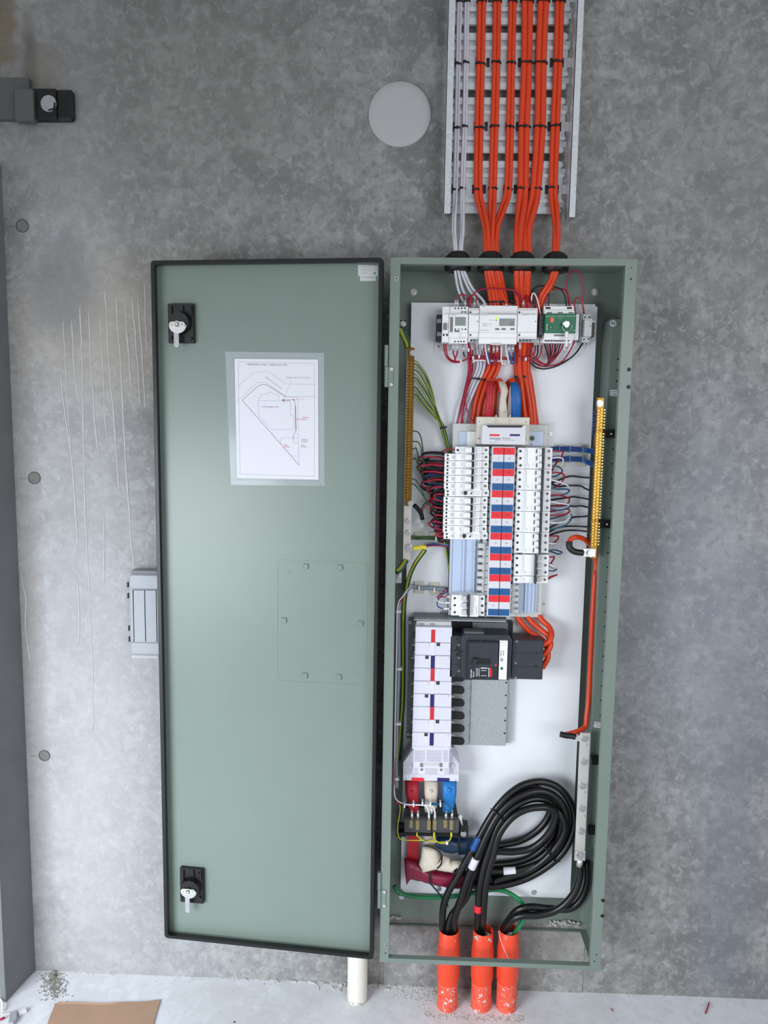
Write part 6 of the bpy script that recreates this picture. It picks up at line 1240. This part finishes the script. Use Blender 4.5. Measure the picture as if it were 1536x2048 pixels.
# blue neutral bundles to the right
for j, (y0, y1, nm) in enumerate(((898, 902, 'upper'), (918, 925, 'lower'))):
    wires([('%s wire of the %s blue bundle to the brass neutral bar' % (ordn[i], nm), 'wireblue', [(1100, y0-3+2.5*i, .04+.002*(i%2)), (1118, y0-4+2.5*i, .042), (1140, y0-4+2.6*i, .043+.002*(i%2)), (1165, y0-4+2.5*i+2, .045), (1180, y1-4+2.6*i+2*j, .06), (1190, y1-3+2.6*i+4*j, .09)]) for i in range(4)], 'blue wires to the neutral bar', .0019)
    for x in (1119, 1140, 1166): b = MB('greycable'); b.pbox(x-1, y0-7, x+1, y0+7, .036, .0475, .0005); tag(b.build('cable_tie'), 'pale cable tie round the %s blue bundle, %s' % (nm, {1119: 'near the breakers', 1140: 'in the middle', 1166: 'near the brass bar'}[x]), 'cable tie', 'ties on the blue bundles')
wires([('blue wire curling out of the upper neutral bar, %s' % ordn[i], 'wireblue', [(1196, 822+6*i, .118), (1190, 822+6*i, .115), (1186, 826+6*i, .105), (1188, 836+6*i, .08), (1192, 850+6*i, .06)]) for i in range(7)], 'blue wires at the top of the neutral bar', .0018)
wires([('red wire curling out of the upper neutral bar, %s' % ordn[i], 'crimson', [(1197, 824+y, .118), (1190.5, 825+y, .114), (1188, 829+y, .1), (1191, 838+y, .08)]) for i, y in enumerate((0, 12, 24, 55, 62, 69))], 'red wires at the top of the neutral bar', .0018)
# breaker output loops, right column: x0, y0 (terminal), loop out to x, return y
rl = [('crimson', 1104, 902, [(1118, 902), (1126, 904), (1122, 914), (1110, 930), (1102, 945)]), ('wirewhite', 1104, 916, [(1118, 915), (1126, 918), (1124, 928), (1112, 940), (1100, 946)]), ('tealblue', 1103, 932, [(1114, 933), (1122, 937), (1124, 944), (1112, 952), (1099, 954)]),
 ('crimson', 1103, 946, [(1114, 945), (1126, 948), (1128, 956), (1120, 968), (1108, 975)]), ('wirewhite', 1103, 960, [(1116, 963), (1130, 968), (1137, 974), (1128, 982), (1102, 982)]), ('tealblue', 1102, 975, [(1114, 978), (1130, 978), (1139, 981), (1130, 988), (1102, 992)]),
 ('crimson', 1102, 990, [(1116, 990), (1132, 994), (1139, 1000), (1130, 1010), (1100, 1012)]), ('wirewhite', 1101, 1003, [(1116, 1006), (1130, 1008), (1138, 1010), (1128, 1016), (1100, 1018)]), ('tealblue', 1101, 1018, [(1116, 1020), (1130, 1018), (1138, 1014), (1130, 1012), (1108, 1012)]),
 ('crimson', 1100, 1031, [(1116, 1031), (1132, 1028), (1139, 1022), (1134, 1018), (1110, 1022)]), ('wirewhite', 1100, 1045, [(1114, 1046), (1130, 1042), (1140, 1034), (1136, 1028), (1110, 1032)]), ('tealblue', 1099, 1058, [(1116, 1056), (1134, 1048), (1143, 1036), (1138, 1028), (1110, 1036)]),
 ('crimson', 1098, 1073, [(1108, 1072), (1117, 1073), (1114, 1080), (1106, 1086), (1098, 1088)]), ('wirewhite', 1098, 1087, [(1108, 1087), (1116, 1086), (1122, 1086), (1114, 1089), (1098, 1090)]), ('tealblue', 1097, 1101, [(1108, 1100), (1118, 1102), (1124, 1105), (1116, 1108), (1098, 1102)]),
 ('crimson', 1096, 1114, [(1104, 1114), (1109, 1114), (1105, 1122), (1100, 1128), (1094, 1132)]), ('wirewhite', 1096, 1128, [(1106, 1131), (1112, 1136), (1110, 1139), (1100, 1134), (1094, 1134)]), ('tealblue', 1095, 1141, [(1106, 1142), (1113, 1139), (1110, 1134), (1102, 1128), (1095, 1127)]), ('crimson', 1094, 1157, [(1102, 1153), (1110, 1151), (1114, 1150), (1106, 1153), (1092, 1160)])]
cn = {'crimson': 'red', 'wirewhite': 'white', 'tealblue': 'blue'}
wires([('%s wire looping from right column terminal, %s in line from the top' % (cn[m], (ordn+['fourteenth', 'fifteenth', 'sixteenth', 'seventeenth', 'eighteenth', 'nineteenth'])[i]), m, [(x-6, y, .088), (x, y, .09)]+[(a+.0, c, .088-.010*j) for j, (a, c) in enumerate(q)]+[(x-10, q[-1][1]+3, .036)]) for i, (m, x, y, q) in enumerate(rl)], 'loops right of the breakers', .0021)
k7 = lambda q: [(1080+a/4.876, 780+c/4.876, d) for a, c, d in q]
wires([('black wire to the brass neutral bar, %s from the top' % ordn[i], 'wireblack', k7(q)) for i, q in enumerate([
 [(105, 905, .04), (170, 885, .045), (240, 855, .048), (310, 840, .05), (400, 850, .052), (460, 855, .06), (520, 858, .10)], [(105, 910, .038), (180, 940, .045), (280, 932, .048), (390, 935, .05), (440, 960, .06), (500, 985, .09), (520, 990, .105)],
 [(100, 1075, .04), (180, 1062, .045), (270, 1050, .048), (330, 1042, .05), (420, 1055, .054), (470, 1065, .07), (515, 1065, .1)], [(200, 1120, .045), (280, 1128, .048), (340, 1135, .05), (400, 1130, .054), (460, 1142, .07), (510, 1145, .1)],
 [(85, 1345, .04), (160, 1310, .045), (250, 1270, .048), (330, 1240, .052), (420, 1235, .06), (470, 1228, .075), (505, 1224, .1)], [(85, 1385, .04), (160, 1350, .045), (240, 1332, .048), (340, 1328, .052), (430, 1332, .065), (500, 1335, .1)], [(85, 1420, .04), (170, 1390, .045), (260, 1370, .048), (360, 1370, .052), (440, 1378, .065), (495, 1384, .1)]])], 'black wires to the neutral bar', .0024)
# orange neutral tail looping at the foot of the brass bar
t = thing('neutral_tail', 'orange cable with a black taped end looping to the foot of the brass bar', 'cable', G.P(1160, 1090, .1))
MB('orangecable').ptube(k7([(290, 1500, .125), (300, 1455, .12), (350, 1435, .115), (420, 1450, .1), (480, 1500, .085), (525, 1580, .07), (545, 1680, .06), (540, 1760, .06), (532, 1850, .065)])+[(1184, 1250, .068), (1180, 1340, .07), (1177, 1400, .075), (1173, 1436, .085), (1170, 1454, .09), (1150, 1464, .105), (1130, 1469, .115)], .0066, n=12, sub=7).build('sheath', t)
MB('rubber').ptube(k7([(285, 1480, .125), (285, 1525, .128), (310, 1560, .129), (350, 1580, .129), (420, 1588, .128)]), .0082, n=12).build('taped_end', t, label='black taped end')
MB('rubber').ptube([(1120, 1468, .118), (1132, 1471, .12), (1143, 1472, .12), (1150, 1474, .12)], .0078, n=12).build('taped_end', t, label='lower black taped end at the silver link')
# breaker loops, left column
ll = []
for i in range(12):
    yb = 911+14.25*i; out = [838, 834, 842, 842, 856, 862, 858, 860, 868, 857, 872, 880][i]; dz_ = [-2, 2, 0, 6, 6, 10, -4, -2, 2, 0, -6, -8][i]
    ll.append(('crimson wire looping from the %s two-terminal breaker of the left column' % ordn[i], 'crimson', [(893, yb+7, .082), (884, yb+6, .088), (870, yb+4+dz_*.3, .09), (out+6, yb+4+dz_, .086), (out, yb+8+dz_, .07), (out+9, yb+16+dz_, .055), (878, yb+18, .045), (896, yb+16, .038)]))
    ll.append(('black wire looping from the %s two-terminal breaker of the left column' % ordn[i], 'wireblack', [(893, yb, .082), (884, yb-2, .086), (868, yb-3+dz_*.4, .088), (out+10, yb-1+dz_, .08), (out+5, yb+4+dz_, .066), (out+14, yb+10+dz_, .05), (880, yb+11, .042), (896, yb+10, .036)]))
wires(ll, 'loops left of the breakers', .0022, sub=6)
ll = []
for i in range(14):
    y = 905+11.5*i+rnd.uniform(-3, 3); o_ = rnd.uniform(842, 856)+max(0, i-7)*3; c = ['wireblack', 'wireblack', 'crimson', 'wireblack', 'wireblue'][i % 5] if i < 12 else 'wireblue'
    if 5 < i < 10: c = ['wireblue', 'wireblack'][i % 2]; o_ += 16
    ll.append((('dark blue', 'black', 'dark crimson')[('wireblue', 'wireblack', 'crimson').index(c)]+' wire deep in the tangle left of the breakers, %s from the top' % (ordn+['fourteenth'])[i], c, [(892, y, .07), (876, y-3, .07), (o_+6, y-2, .066), (o_, y+6, .056), (o_+10, y+15, .048), (880, y+20, .042), (896, y+24, .036)]))
wires(ll, 'tangle left of the breakers', .0025, sub=5)
wires([('red wire arching over to the topmost left breaker', 'crimson', [(882, 908, .06), (884, 903, .07), (892, 900, .08), (903, 899, .085), (913, 900, .086)])], None, .0019)
wires([('white hair-like cord hanging in front of the right conduit', 'wirewhite', [(997, 1862, .1), (1001, 1880, .104), (1006, 1893, .105), (1011, 1905, .106), (1019, 1922, .107)])], None, .0007)
